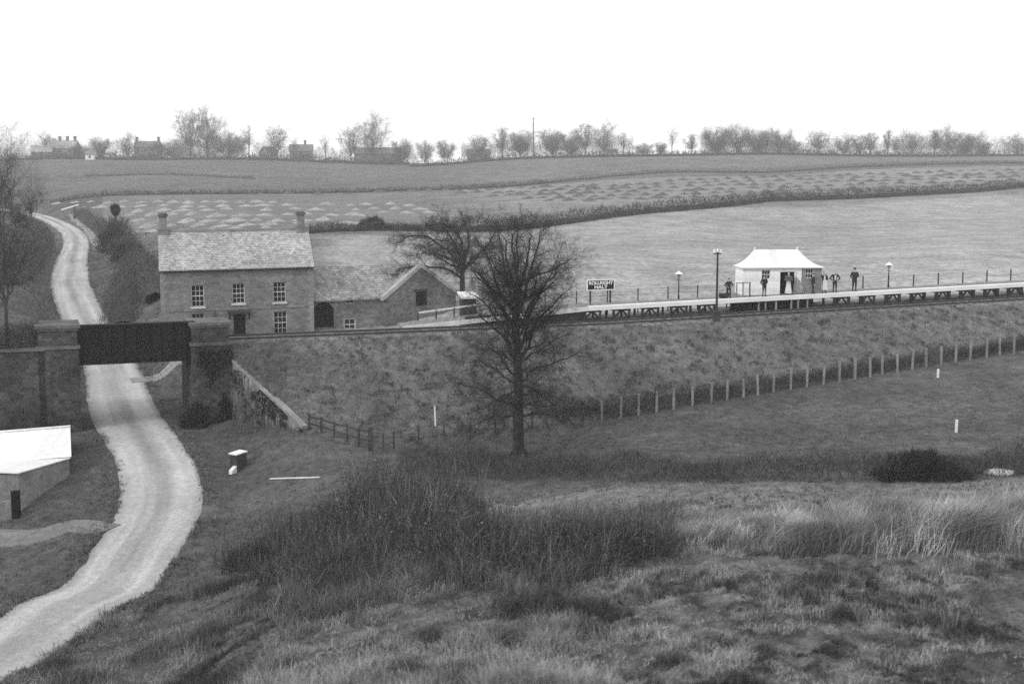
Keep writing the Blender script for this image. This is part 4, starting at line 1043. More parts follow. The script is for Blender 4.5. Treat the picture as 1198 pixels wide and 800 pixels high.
# ------------------------------------------------------------------ track
s0, s1 = s_at(-200, -2), s_at(1420, -2)
tk0 = P2(0, -1.9, float(zrail(0))); trk = thing('railway_track', tk0, 'single railway track running along the embankment past the platform', 'railway track')
def lin(d, z_off, w, h, s_a, s_b, name, mat, parent, org, step=3.):
    mb = MB(); ss = np.arange(s_a, s_b + .01, step)
    for i in range(len(ss) - 1):
        a_ = P2(ss[i], d, float(zrail(ss[i])) + z_off); b_ = P2(ss[i + 1] - .001, d, float(zrail(ss[i + 1])) + z_off); mb.bar(a_, b_, w, h)
    return mb.build(name, M[mat], parent, org)
lin(-2.65, .0, .07, .15, s0, s1, 'rail', 'rail_steel', trk, tk0); lin(-1.2, .0, .07, .15, s0, s1, 'rail', 'rail_steel', trk, tk0)
mb = MB(); ss = s0
while ss < s1:
    z = float(zrail(ss)) - .2; a_ = P2(ss, -3.1, z); b_ = P2(ss, -.75, z); mb.bar(a_, b_, .25, .13); ss += .76
tag(mb.build('sleepers', M['sleeper'], trk, tk0), kind='stuff')

# ------------------------------------------------------------------ platform
SP0, SP1 = s_at(690, 0), s_at(1330, 0)
po = P2(SP0, 0, zplat(SP0)); plat = thing('timber_platform', po, 'long raised timber railway platform with white painted edge', 'platform')
def along(mb, sa, sb, d0, d1, t0, t1, za=None, zb=None):
    za = zplat(sa) if za is None else za; zb = zplat(sb) if zb is None else zb
    pts = [(sa, d0, za), (sb, d0, zb), (sb, d1, zb), (sa, d1, za)]
    return mb.hexa([P2(s, d, z + t0) for s, d, z in pts] + [P2(s, d, z + t1) for s, d, z in pts])
mb = MB(); n_ = 8
for i in range(n_): along(mb, SP0 + (SP1 - SP0) * i / n_, SP0 + (SP1 - SP0) * (i + 1) / n_ - .002, .425, 2.0, -.08, 0)
along(mb, s_at(858, 2), s_at(966, 2), 2.003, 4.4, -.1, -.004); mb.build('deck', M['deck'], plat, po)
mb = MB()
for i in range(n_): along(mb, SP0 + (SP1 - SP0) * i / n_, SP0 + (SP1 - SP0) * (i + 1) / n_ - .002, -.06, .42, -.30, .012)
mb.build('edge_board', M['white_paint'], plat, po)
# ramp
SR = s_at(470, 0); zr0 = float(zrail(SR)) - .12
mb = MB(); along(mb, SR, SP0 - .002, .06, 2.6, -.1, 0, zr0, zplat(SP0)); mb.build('ramp', M['deck'], plat, po)
mb = MB(); along(mb, SR, SP0 - .002, -.06, .055, -.30, .012, zr0 + .1, zplat(SP0)); mb.build('ramp_edge', M['white_wood'], plat, po)
mb = MB(); along(mb, s_at(545, 0), SP0 - .1, .35, .45, -.95, -.12, zr0 + .75, zplat(SP0)); mb.build('ramp_boarding', M['timber'], plat, po)
# trestles
SHA, SHB = s_at(860, 0), s_at(958, 0)
st = SP0 - .35; zt0 = lambda s: zplat(s) - .32
while st < SP1 - 1.5:
    if not (SHA - .9 < st < SHB - .2):
        mb = MB(); w_ = 1.28
        for so in (0, w_): p = P2(st + so, .12, 0); mb.bar((p.x, p.y, zt0(st) - .9), (p.x, p.y, zt0(st) + .0), .2 if so == 0 else .15, .2)
        for so, sg in ((.1, 1), (w_ - .08, -1)):
            a_ = P2(st + so, .12, zt0(st) - .62); b_ = P2(st + w_ / 2 - sg * .02, .12, zt0(st) - .02); mb.bar(a_, b_, .11, .13)
        a_ = P2(st - .05, .12, zt0(st) - .05); b_ = P2(st + w_ + .1, .12, zt0(st) - .05); mb.bar(a_, b_, .16, .14)
        for so in (0, w_):
            p = P2(st + so, 1.8, 0); mb.bar((p.x, p.y, zt0(st) - .9), (p.x, p.y, zt0(st)), .16)
            mb.bar(P2(st + so, .2, zt0(st) - .07), P2(st + so, 1.8, zt0(st) - .07), .12, .1)
        mb.build('trestle', M['trestle'], plat, po)
    st += 2.38
mb = MB(); along(mb, SHA, SHB, .5, .58, -1.15, -.1); mb.build('underdeck_shade', M['dark_void'], plat, po)  # near-black sheet painted for the dark void under the deck
for px in (890.5, 898.5, 911, 929, 937, 948):
    s_ = s_at(px, 0); p = P2(s_, .1, 0); z = zplat(s_); mb = MB(); mb.bar((p.x, p.y, z - 1.15), (p.x, p.y, z - .31), .13); mb.build('post', M['timber_pale'], plat, po)
# handrail at ramp
t = thing('handrail', P2(s_at(530, 2.7), 2.7, zr0), 'white sloping handrail along the platform ramp beside the gabled outbuilding', 'handrail'); o0 = t.location
zz0 = at(489, 366, xy(s_at(489, 2.7), 2.7)[1]); zz1 = at(573, 354.5, xy(s_at(573, 2.7), 2.7)[1])
mb = MB(); mb.bar(zz0, zz1, .09, .12); mb.build('rail', M['white_wood'], t, o0)
for f in (0, .25, .5, .75, 1):
    p = zz0.lerp(zz1, f); mb = MB(); mb.bar((p.x, p.y, gz(p.x, p.y) - .2), (p.x, p.y, p.z + .05), .11); mb.build('post', M['timber'], t, o0)
# back fences
def back_fence(pxa, pxb, label):
    sa, sb = s_at(pxa, 2.12), s_at(pxb, 2.12); o = P2(sa, 2.12, zplat(sa) - .9); t = thing('rail_fence', o, label, 'fence')
    n = max(2, int((sb - sa) / 2.4)); ss = [sa + (sb - sa) * i / n for i in range(n + 1)]
    for s in ss:
        p = P2(s, 2.12, 0); z = zplat(s); mb = MB(); mb.bar((p.x, p.y, z - 1.0), (p.x, p.y, z + 1.05), .09); mb.build('post', M['timber'], t, o)
    for h, r_, m_ in ((1.0, .05, 'white_wood'), (.5, .035, 'post_grey')):
        mb = MB(); mb.bar(P2(sa, 2.05, zplat(sa) + h), P2(sb, 2.05, zplat(sb) + h), .05, r_); mb.build('rail', M[m_], t, o)
back_fence(638, 852, 'thin post and rail fence behind the platform left of the shelter')
back_fence(1012, 1320, 'thin post and rail fence behind the platform right of the shelter')

# ------------------------------------------------------------------ shelter
shA = s_at(870.5, 1.75); so_ = P2(shA, 1.75, zplat(shA))
she = thing('station_shelter', so_, 'white station shelter with concave pagoda roof on the platform', 'shelter', None, R(5))
SHW = loc_px(she, 961, 330)[0]
SE = loc_px(she, 905, 312.5)[1]; SD = 2.1
def spx(px, py): return loc_px(she, px, py)
sw1 = (spx(890.8, 330)[0], spx(901, 330)[0], spx(896, 326.5)[1], spx(896, 316)[1]); sw2 = (spx(941.8, 330)[0], spx(951.5, 330)[0], spx(946, 325.5)[1], spx(946, 314.5)[1])
sdr = (spx(912.5, 330)[0], spx(929.5, 330)[0], .04, spx(920, 318)[1])
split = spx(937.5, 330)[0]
mb = MB(); holes_wall(0, split, -.02, SE, [sw1, sdr], 0, .12, mb)
mb.add([(0, 0, -.02), (SHW, 0, -.02), (SHW, SD, -.02), (0, SD, -.02), (0, 0, SE), (SHW, 0, SE), (SHW, SD, SE), (0, SD, SE)], [(1, 2, 6, 5), (3, 0, 4, 7), (2, 3, 7, 6)])
me = bpy.data.meshes.new('wall'); me.from_pydata(mb.v, [], mb.f); link('wall', me, M['shelter_wall'], she)
mb = MB(); holes_wall(split, SHW, -.02, SE, [sw2], 0, .12, mb); me = bpy.data.meshes.new('wall_right'); me.from_pydata(mb.v, [], mb.f); o = link('wall_right', me, M['shelter_wall_right'], she); tag(o, 'right end of the boarded front in a darker tone')
window(she, *sw1, -.06, 3, 2, .05, False); window(she, *sw2, -.06, 3, 2, .05, False)
mb = MB(); mb.box(sdr[0] - .12, sdr[0] - .002, -.04, .1, 0, sdr[3] + .1); mb.box(sdr[1] + .002, sdr[1] + .12, -.04, .1, 0, sdr[3] + .1); mb.box(sdr[0] - .001, sdr[1] + .001, -.04, .1, sdr[3] + .002, sdr[3] + .1); mb.build('door_frame', M['white_paint'], she)
mb = MB(); mb.box(.2, SHW - .2, .9, 1.0, 0, SE - .1); mb.build('doorway_shade', M['dark_void'], she)  # added near-black sheet, painted for the shade inside the doorway
mb = MB(); rx0, rz = spx(885.5, 293.5); rx1 = spx(938.5, 293)[0]; rz = loc_px(she, 912, 291.2)[1] - .12; ov = .22
rx0 += .1
nl_ = 12; V = []; F = []
for j in range(nl_ + 1):
    f = j / nl_; g = f ** .62 if f > 0 else 0    # concave sweep: steep near ridge, flat near the eaves
    z = SE - .02 + (rz - SE) * (f ** 1.55); xa = -ov + (rx0 + ov) * f ** .85; xb = SHW + ov + (rx1 - SHW - ov) * f ** .85; ya = -ov + (SD / 2 - .04 + ov) * f ** .9; yb = SD + ov - (SD / 2 - .04 + ov) * f ** .9
    V += [(xa, ya, z), (xb, ya, z), (xb, yb, z), (xa, yb, z)]
for j in range(nl_):
    for i in range(4): a_ = j * 4 + i; b_ = j * 4 + (i + 1) % 4; F.append((a_, b_, b_ + 4, a_ + 4))
F.append((nl_ * 4, nl_ * 4 + 1, nl_ * 4 + 2, nl_ * 4 + 3)); F.append((3, 2, 1, 0))
mb.add(V, F); rf = mb.build('roof', M['tin_white'], she)
for x in (rx0 + .05, rx1 - .05):
    mb = MB(); mb.tube((x, SD / 2, rz - .02), (x, SD / 2, rz + .22), .06, .02, 8); mb.sphere((x, SD / 2, rz + .1), .07); mb.build('finial', M['white_paint'], rf)
mb = MB(); mb.box(-ov + .05, SHW + ov - .05, -ov + .02, -ov + .1, SE - .11, SE - .03); mb.build('fascia', M['white_wood'], she)
# A-shaped board by the door
ab = P2(s_at(937.5, .75), .75, zplat(s_at(937.5, .75))); t = thing('folding_board', ab, 'pale A-shaped folding board leaning by the shelter doorway', 'board', None, ANG)
mb = MB(); mb.prism([(-.52, 0, .1), (.46, 0, .1), (.04, .26, 1.6), (-.2, .26, 1.6)], (0, .04, 0)); mb.build('panel', M['plaster'], t)
mb = MB(); mb.bar((-.6, 0, .02), (-.18, .27, 1.75), .07); mb.bar((.56, 0, .02), (.08, .27, 1.75), .07); mb.bar((-.2, .27, 1.7), (.1, .27, 1.7), .12); mb.build('frame', M['timber_pale'], t)
mb = MB(); mb.bar((.1, .5, .02), (0, .3, 1.7), .06); mb.build('leg', M['timber'], t)
# low rail pen at the left end of the shelter
lb = P2(s_at(871, .8), .8, zplat(s_at(871, .8))); t = thing('low_railing', lb, 'small pale railing in front of the left end of the shelter', 'railing', None, ANG)
for x in (-.55, 0, .6):
    mb = MB(); mb.bar((x, 0, 0), (x, 0, 1.15), .08); mb.build('post', M['timber'] if x > .5 else M['timber_pale'], t)
mb = MB(); mb.bar((-.6, 0, 1.15), (.65, 0, 1.15), .08); mb.build('rail', M['timber_pale'], t)

# ------------------------------------------------------------------ nameboard, lamps, pole
nb = P2(s_at(702.5, 1.6), 1.6, zplat(s_at(702.5, 1.6))); t = thing('station_nameboard', nb, 'black station nameboard with white two-line lettering on the platform', 'sign', None, ANG)
_, z0 = loc_px(t, 702, 338.6); _, z1 = loc_px(t, 702, 328); xw = loc_px(t, 718, 333)[0]; xw0 = loc_px(t, 687.5, 333)[0]
mb = MB(); mb.box(xw0, xw, -.03, .03, z0, z1); bd = mb.build('board', M['board_black'], t)
mb = MB(); fw = .07; mb.box(xw0 - .02, xw + .02, -.05, .04, z1 + .002, z1 + fw).box(xw0 - .02, xw + .02, -.05, .04, z0 - fw, z0 - .002).box(xw0 - fw, xw0 - .002, -.05, .04, z0 - fw, z1 + fw).box(xw + .002, xw + fw, -.05, .04, z0 - fw, z1 + fw); mb.build('frame', M['white_paint'], t)
def lettering(txt, size, x, z, parent, wid):
    cu = bpy.data.curves.new('lettering', 'FONT'); cu.body = txt; cu.size = size; cu.align_x = 'CENTER'; cu.extrude = .008; cu.offset = .012
    o = bpy.data.objects.new('tmp', cu); C.objects.link(o); bpy.context.view_layer.update()
    me = bpy.data.meshes.new_from_object(o.evaluated_get(bpy.context.evaluated_depsgraph_get())); bpy.data.objects.remove(o)
    xs = [v.co.x for v in me.vertices]; f = wid / (max(xs) - min(xs))
    for v in me.vertices: v.co = Vector((v.co.x * f + x, -.042 - v.co.z, z + v.co.y))
    me.materials.clear(); return link('lettering', me, M['white_paint'], parent)
hb_ = z1 - z0; lettering('ROLLRIGHT', hb_ * .50, (xw + xw0) / 2, z0 + hb_ * .56, bd, (xw - xw0) * .92); lettering('HALT', hb_ * .50, (xw + xw0) / 2, z0 + hb_ * .10, bd, (xw - xw0) * .5)
for x in (xw0 + .25, xw - .25): mb = MB(); mb.box(x - .06, x + .06, .045, .14, 0, z1); mb.build('post', M['timber'], t)
def lamp(px, tpy, d, label):
    s_ = s_at(px, d); b_ = P2(s_, d, zplat(s_)) if px > 690 else P2(s_, d, gz(*xy(s_, d))); t = thing('platform_lamp', b_, label, 'lamp', 'platform lamps'); H = at(px, tpy, b_.y).z - b_.z
    mb = MB(); mb.tube((0, 0, -.05), (0, 0, H - .45), .055, .035, 8); mb.tube((0, 0, 0), (0, 0, .3), .09, .06, 8); mb.bar((-.22, 0, H - .62), (.22, 0, H - .62), .03); mb.build('post', M['iron'], t)
    mb = MB(); mb.tube((0, 0, H - .44), (0, 0, H - .14), .1, .17, 6); mb.build('lantern', M['plaster'], t)
    mb = MB(); mb.tube((0, 0, H - .138), (0, 0, H + .04), .34, .08, 12); mb.sphere((0, 0, H + .06), .06); mb.build('lamp_shade', M['white_paint'], t)
lamp(795.3, 318.3, 1.8, 'platform lamp with white top between the nameboard and the tall pole'); lamp(1042, 308, 1.8, 'platform lamp with white top right of the standing group'); lamp(604.5, 327, 2.4, 'platform lamp with white top seen through the large tree')
tp_ = P2(s_at(837.3, -2.9), -3.35, 0); tp_.z = gz(tp_.x, tp_.y); t = thing('telegraph_pole', tp_, 'dark wooden pole with white insulators left of the shelter', 'pole'); H = at(837.3, 295, tp_.y).z - tp_.z
mb = MB(); mb.tube((0, 0, -.4), (0, 0, H), .10, .07, 10); mb.build('pole', M['bark'], t)
mb = MB(); mb.bar((-.28, 0, H - .12), (.28, 0, H - .12), .09); mb.build('crossarm', M['timber'], t)
for x, z in ((-.25, H - .02), (0, H + .02), (.25, H - .04)): mb = MB(); mb.tube((x, 0, z), (x, 0, z + .24), .08, .07, 8); mb.build('insulator', M['white_paint'], t)
mb = MB(); mb.box(-.25, .25, -.3, .28, .0, .75); mb.build('junction_box', M['timber'], t)
# lamp hut
lh = P2(s_at(549, 4.5), 4.5, 0); lh.z = gz(lh.x, lh.y); t = thing('small_hut', lh, 'tiny dark hut with white roof between the barn gable and the large tree', 'hut', None, ANG)
zr = at(549, 343, lh.y).z - lh.z
mb = MB(); mb.box(-.55, .55, 0, 1.2, -.3, zr - .42); mb.build('wall', M['timber'], t)
mb = MB(); mb.hexa([(-.72, -.2, zr - .42), (.72, -.2, zr - .42), (.72, 1.35, zr - .1), (-.72, 1.35, zr - .1), (-.72, -.2, zr - .36 + .1), (.72, -.2, zr - .26), (.72, 1.35, zr), (-.72, 1.35, zr)]); mb.build('roof', M['white_paint'], t)

# ------------------------------------------------------------------ people
def remesh(mb, vox, name):
    me = mb.mesh('tmp'); o = bpy.data.objects.new('tmp', me); C.objects.link(o); md = o.modifiers.new('r', 'REMESH'); md.mode = 'VOXEL'; md.voxel_size = vox
    sm = o.modifiers.new('s', 'SMOOTH'); sm.factor = .5; sm.iterations = 2
    bpy.context.view_layer.update(); out = bpy.data.meshes.new_from_object(o.evaluated_get(bpy.context.evaluated_depsgraph_get())); out.name = name
    bpy.data.objects.remove(o); bpy.data.meshes.remove(me); out.polygons.foreach_set('use_smooth', [True] * len(out.polygons)); return out
def cap(mb, p, q, r0, r1): mb.tube(p, q, r0, r1, 10); mb.sphere(p, r0); mb.sphere(q, r1)
def person(px, d, Hm, label, arms='down', coat='cloth_dark', legs='cloth_dark', hat=None, apron=None, skirt=False, turn=0, shirt=None, stance=.09, z_extra=0):
    s_ = s_at(px, d); b_ = P2(s_, d, zplat(s_) + .004); t = thing('person', b_, label, 'person', None, R(turn)); Hm *= 1.09; k = Hm / 1.72
    V_ = lambda x, y, z: Vector((x * k, y * k, z * k))
    sh = {}; J = {}
    for sg in (-1, 1):
        J['hip', sg] = V_(sg * .09, 0, .9); J['knee', sg] = V_(sg * (stance + .01), -.02, .49); J['ank', sg] = V_(sg * (stance + .02), .01, .085); J['toe', sg] = V_(sg * (stance + .05), -.15, .035)
        J['sho', sg] = V_(sg * .19, 0, 1.39)
        if arms == 'hips': J['elb', sg] = V_(sg * .40, .05, 1.13); J['wri', sg] = V_(sg * .2, -.08, .98)
        elif arms == 'back': J['elb', sg] = V_(sg * .29, .08, 1.12); J['wri', sg] = V_(sg * .08, .17, .95)
        elif arms == 'front': J['elb', sg] = V_(sg * .26, -.02, 1.12); J['wri', sg] = V_(sg * .07, -.22, 1.0)
        else: J['elb', sg] = V_(sg * .245, .02, 1.11); J['wri', sg] = V_(sg * .25, -.05, .86)
    def trunk_(mb, f):
        cap(mb, V_(-.06, 0, .93), V_(.06, 0, .93), .115 * k * f, .115 * k * f); cap(mb, V_(0, 0, .95), V_(0, 0, 1.16), .125 * k * f, .125 * k * f); cap(mb, V_(-.09, 0, 1.3), V_(.09, 0, 1.3), .105 * k * f, .105 * k * f); cap(mb, V_(-.06, 0, 1.1), V_(-.08, 0, 1.3), .1 * k * f, .1 * k * f); cap(mb, V_(.06, 0, 1.1), V_(.08, 0, 1.3), .1 * k * f, .1 * k * f)
    def arms_(mb, f, hand):
        for sg in (-1, 1):
            cap(mb, J['sho', sg], J['elb', sg], .058 * k * f, .045 * k * f); cap(mb, J['elb', sg], J['wri', sg], .044 * k * f, .033 * k * f); cap(mb, V_(sg * .06, 0, 1.38), J['sho', sg], .07 * k * f, .06 * k * f)
            if hand:
                dv = (J['wri', sg] - J['elb', sg]).normalized(); sd_ = Vector((1, 0, 0)).cross(dv).normalized() if abs(dv.x) < .9 else Vector((0, 1, 0)); pc = J['wri', sg] + dv * .05 * k
                cap(mb, J['wri', sg], pc + dv * .03 * k, .03 * k, .034 * k)
                for i in range(4): f0 = pc + dv * .05 * k + sd_ * (i - 1.5) * .02 * k; L = (.06, .075, .07, .055)[i] * k; m1 = f0 + dv * L * .5; cap(mb, f0 - dv * .02 * k, m1, .010 * k, .0095 * k); cap(mb, m1, m1 + (dv + Vector((-sg * .5, 0, 0))).normalized() * L * .5, .0095 * k, .008 * k)
                th0 = pc + sd_ * -.03 * k; cap(mb, th0, th0 + (dv - sd_ * .8).normalized() * .055 * k, .012 * k, .009 * k)
    def legs_(mb, f, foot):
        for sg in (-1, 1):
            cap(mb, J['hip', sg], J['knee', sg], .085 * k * f, .058 * k * f); cap(mb, J['knee', sg], J['ank', sg], .055 * k * f, .04 * k * f)
            if foot: cap(mb, J['ank', sg] - V_(0, -.03, .04), J['toe', sg], .042 * k, .034 * k)
    mb = MB(); trunk_(mb, 1); arms_(mb, 1, True); legs_(mb, 1, True); cap(mb, V_(0, .01, 1.36), V_(0, 0, 1.5), .06 * k, .052 * k)
    mb.sphere(V_(0, -.005, 1.605), .077 * k, .095 * k, .115 * k, 14, 10); mb.sphere(V_(0, -.03, 1.55), .055 * k, .065 * k, .06 * k); mb.tube(V_(0, -.09, 1.625), V_(0, -.118, 1.59), .010 * k, .017 * k, 6); mb.sphere(V_(0, -.085, 1.545), .024 * k, .015 * k, .009 * k)
    for sg in (-1, 1): mb.sphere(V_(sg * .079, .01, 1.6), .013 * k, .022 * k, .033 * k); mb.sphere(V_(sg * .03, -.088, 1.617), .013 * k, .01 * k, .009 * k)
    link('body', remesh(mb, .013, 'body'), M['skin'], t)
    mb = MB(); trunk_(mb, 1.13); arms_(mb, 1.22, False)
    if not skirt:
        cap(mb, V_(-.06, 0, .84), V_(.06, 0, .84), .125 * k, .125 * k)
    link('coat', remesh(mb, .02, 'coat'), M[coat], t)
    if skirt: mb = MB(); mb.tube(V_(0, 0, .12), V_(0, 0, 1.0), .27 * k, .135 * k, 20); link('skirt', remesh(mb, .022, 'skirt'), M[legs], t)
    else: mb = MB(); legs_(mb, 1.2, False); link('trousers', remesh(mb, .02, 'trousers'), M[legs], t)
    for sg in (-1, 1):
        mb = MB(); cap(mb, J['ank', sg] - V_(0, -.03, .03), J['toe', sg] + V_(0, 0, .005), .054 * k, .043 * k); link('boot', remesh(mb, .015, 'boot'), M['cloth_dark'], t)
    if shirt: mb = MB(); mb.prism([V_(-.07, -.14, 1.02), V_(.07, -.14, 1.02), V_(.06, -.125, 1.4), V_(-.06, -.125, 1.4)], V_(0, -.02, 0)); mb.build('shirt_front', M[shirt], t)
    if apron: mb = MB(); mb.prism([V_(-.2, -.27, .3), V_(.2, -.27, .3), V_(.15, -.155, 1.05), V_(-.15, -.155, 1.05)], V_(0, -.03, 0)); mb.build('apron', M[apron], t)
    mb = MB()
    if hat == 'cap': mb.sphere(V_(0, .005, 1.685), .105 * k, .115 * k, .05 * k); mb.tube(V_(0, -.06, 1.668), V_(0, -.06, 1.68), .095 * k, .09 * k, 14); link('cap', mb.mesh('cap', smooth=True), M['cloth_dark'], t)
    elif hat == 'bowler': mb.sphere(V_(0, .005, 1.70), .088 * k, .1 * k, .1 * k, 14, 8); mb.tube(V_(0, .005, 1.672), V_(0, .005, 1.69), .15 * k, .15 * k, 18); link('hat', mb.mesh('hat', smooth=True), M['cloth_dark'], t)
    else: mb.sphere(V_(0, .022, 1.635), .085 * k, .095 * k, .1 * k, 12, 8); link('hair', mb.mesh('hair', smooth=True), M['cloth_dark'], t)
person(854.3, .9, 1.42, 'short person in dark clothes at the left end of the shelter', 'hips', stance=.13, turn=15, hat='cap')
person(896, .45, 1.55, 'person in dark jacket and paler trousers below the left shelter window', 'back', legs='cloth_mid', coat='cloth_dark', hat='cap', turn=10)
person(924.5, .7, 1.68, 'person in long pale apron standing in the dark shelter doorway', 'front', coat='cloth_mid', legs='cloth_light', skirt=True, apron='cloth_light', turn=-15)
person(953.3, .5, 1.52, 'dark-clad person seen side-on near the right shelter window', 'down', hat='cap', turn=80, stance=.05)
person(966.3, .55, 1.6, 'person in open dark jacket over white shirt and white apron', 'back', shirt='cloth_light', apron='cloth_light', legs='cloth_mid')
person(979, .55, 1.62, 'person in dark suit with hands on hips right of the white apron', 'hips', shirt='cloth_light', turn=-5)
person(1002, .6, 1.74, 'tallest person in dark suit and bowler hat, standing farthest right', 'back', hat='bowler', turn=-5)
bd_ = P2(s_at(849, .9), .9, zplat(s_at(849, .9))); mb = MB(); mb.sphere((0, 0, .17), .42, .28, .2); mb.sphere((.25, .03, .3), .2, .2, .17); mb.sphere((-.25, 0, .2), .22, .2, .18)
o = link('dark_sack', remesh(mb, .03, 'dark_sack'), M['cloth_dark'], None, bd_); tag(o, 'dark low bundle on the platform beside the short person', 'bundle')

# ------------------------------------------------------------------ fences in the field
FPX_ = [660, 682, 704, 726.2, 747, 768, 788, 810, 832, 850.5, 870, 887, 904.5, 925, 943.7, 963, 982, 1000, 1018, 1032, 1050, 1067, 1083.5, 1101, 1117.5, 1134.5, 1153.7, 1169.5, 1186, 1203, 1220, 1238, 1256]
def fy(px): return np.interp(px, [440, 560, 660, 690, 726, 800, 900, 1000, 1100, 1198, 1260], [528, 511, 496.5, 493, 489, 477, 460, 444, 427, 412, 403])
f0 = hit(726, fy(726)); wf = thing('wire_fence', f0, 'long fence of pale posts and wire along the foot of the embankment', 'fence'); tops = []
for px in [448, 461, 490, 520, 550, 580, 622, 640] + FPX_:
    p = hit(px, fy(px)); hgt = rn.uniform(1.25, 1.5) * (1 if px > 655 else .8); ln = rn.gauss(0, .04); mb = MB(); top = p + Vector((ln, 0, hgt)); mb.bar(p - Vector((0, 0, .3)), top, .15 if px > 700 else .085, .13 if px > 700 else .08)
    mb.build('post', M['post_grey'] if px > 700 else M['timber'], wf, f0); tops.append((p, top))
for f in (.35, .65, .92):
    mb = MB()
    for (a_, b_), (c, d_) in zip(tops[:-1], tops[1:]): mb.bar(a_.lerp(b_, f), c.lerp(d_, f), .012)
    mb.build('wire', M['iron'], wf, f0)
# weeds along the fence foot
pts = [(p.x, p.y + .5) for p, _ in tops[8:]]
hedge('weeds', pts, .8, 1.15, 15000, 'dark dry weeds growing along the post and wire fence', 'weeds', .068, .4, .02, 33, core=False, ragged=.5, step=.5)['kind'] = 'stuff'
# wooden fence by the wing wall
t0 = hit(366, 508); t = thing('wooden_fence', t0, 'dark post and rail fence between the wing wall and the field', 'fence'); pr_ = None; tops2 = []
for px, py, hh_, w_ in ((362, 503, 1.0, .1), (376, 507, 1.0, .1), (391, 512, 1.0, .1), (406, 517, 1.1, .1), (420, 523, 1.2, .14), (433.5, 527, 1.4, .24)):
    p = hit(px, py); mb = MB(); mb.bar(p - Vector((0, 0, .3)), p + Vector((0, 0, hh_)), w_); mb.build('post', M['timber'], t, t0); tops2.append((p, p + Vector((0, 0, hh_))))
for f in (.4, .85):
    mb = MB()
    for (a_, b_), (c, d_) in zip(tops2[:-1], tops2[1:]): mb.bar(a_.lerp(b_, f), c.lerp(d_, f), .05, .12)
    mb.build('rail', M['timber'], t, t0)
# signpost, markers, trough, plank
p = hit(509.5, 499); t = thing('marker_sign', p, 'white post with a small square plate on the grassy embankment', 'sign'); mb = MB(); mb.bar((0, 0, -.2), (-.05, 0, 1.45), .1); mb.build('post', M['white_paint'], t)
mb = MB(); mb.box(-.24, .14, -.09, -.053, 1.3, 1.82); mb.build('plate', M['plaster'], t)
for px, py, h_, lab in ((1097, 442, .6, 'short white peg in the field near the fence at the right'), (1118.5, 506, .75, 'white peg in the open field right of the large tree')):
    p = hit(px, py); mb = MB(); mb.bar(p - Vector((0, 0, .1)), p + Vector((.02, 0, h_)), .12); tag(mb.build('marker_peg', M['white_paint'], None, p), lab, 'peg')
p = hit(279, 549); t = thing('roadside_box', p, 'small dark box with a white lid beside the lane', 'box', None, R(-28))
mb = MB(); mb.box(-.27, .27, -.42, .42, -.2, .95); mb.build('body', M['timber'], t); mb = MB(); mb.box(-.32, .32, -.48, .48, .953, 1.02); mb.build('lid', M['white_paint'], t)
mb = MB(); mb.hexa([(.0, -.85, -.1), (.26, -.85, -.1), (.26, -.425, -.1), (.0, -.425, -.1), (.0, -.8, .12), (.26, -.8, .12), (.26, -.425, .3), (.0, -.425, .3)]); mb.build('spout', M['white_wood'], t)
a_, b_ = hit(316, 561), hit(374, 559.5); mb = MB(); mb.bar(a_ + Vector((0, 0, .05)), b_ + Vector((0, 0, .06)), .12, .05); tag(mb.build('plank', M['white_wood'], None, a_), 'long pale plank lying in the grass right of the roadside box', 'plank')
p = hit(1168, 556); mb = MB(); mb.sphere((0, 0, .12), .75, .35, .22, 12, 8); me = mb.mesh('pale_stone', smooth=True)
for v in me.vertices: v.co *= 1 + .25 * mnoise.noise(v.co * 3)
o = link('pale_stone', me, M['white_wood'], None, p); tag(o, 'pale stone lying above the tall dead grass at the right', 'stone')

# ------------------------------------------------------------------ white-roofed shed at the left
sA = Vector((at(83, 560, 63.2).x, 63.2, 0)); sB = Vector((at(23, 598, 57.6).x, 57.6, 0)); zg = min(gz(sA.x, sA.y), gz(sB.x, sB.y)) - .1
shd = thing('white_roofed_shed', (sA.x, sA.y, zg), 'low shed with bright white roofs by the lane at the left', 'shed'); so = shd.location
def zz(px, py, Y): return at(px, py, Y).z
ua, va = Vector((.93, .368, 0)), Vector((-.375, .927, 0)); sO = Vector((sA.x - .05, 63.2, 0))
def T_(a, b, z): p = sO + ua * a + va * b; return (p.x, p.y, z)
xl = -11.0; ye1 = 5.2; ym = 2.6; ze_ = zz(82, 532.5, 63.2); zri = zz(82, 499.5, 63.2 + 2.6 * .927)
mb = MB()  # rear block walls
mb.add([T_(xl, 0, zg - .6), T_(0, 0, zg - .6), T_(0, ye1, zg - .6), T_(xl, ye1, zg - .6), T_(xl, 0, ze_), T_(0, 0, ze_), T_(0, ye1, ze_), T_(xl, ye1, ze_), T_(xl, ym, zri - .08), T_(0, ym, zri - .08)],
       [(0, 1, 5, 4), (1, 2, 6, 9, 5), (2, 3, 7, 6), (3, 0, 4, 8, 7)]); mb.build('wall', M['shed_wall'], shd, so)
for b0 in (-.22, ye1 + .22):
    mb = MB(); n_ = 46
    for i in range(n_):     # corrugated sheet
        a0 = xl + (.12 - xl) * i / n_; a1 = xl + (.12 - xl) * (i + 1) / n_ - .001; w_ = .004 * (i % 2) + .01 * mnoise.noise(Vector((i * 1.7, b0, 0)))
        zl_ = ze_ - .05 + w_; zt_ = zri - .02 + w_
        mb.hexa([T_(a0, b0, zl_), T_(a1, b0, zl_), T_(a1, ym, zt_), T_(a0, ym, zt_), T_(a0, b0, zl_ + .05), T_(a1, b0, zl_ + .05), T_(a1, ym, zt_ + .05), T_(a0, ym, zt_ + .05)])
    mb.build('roof', M['tin_white'], shd, so)
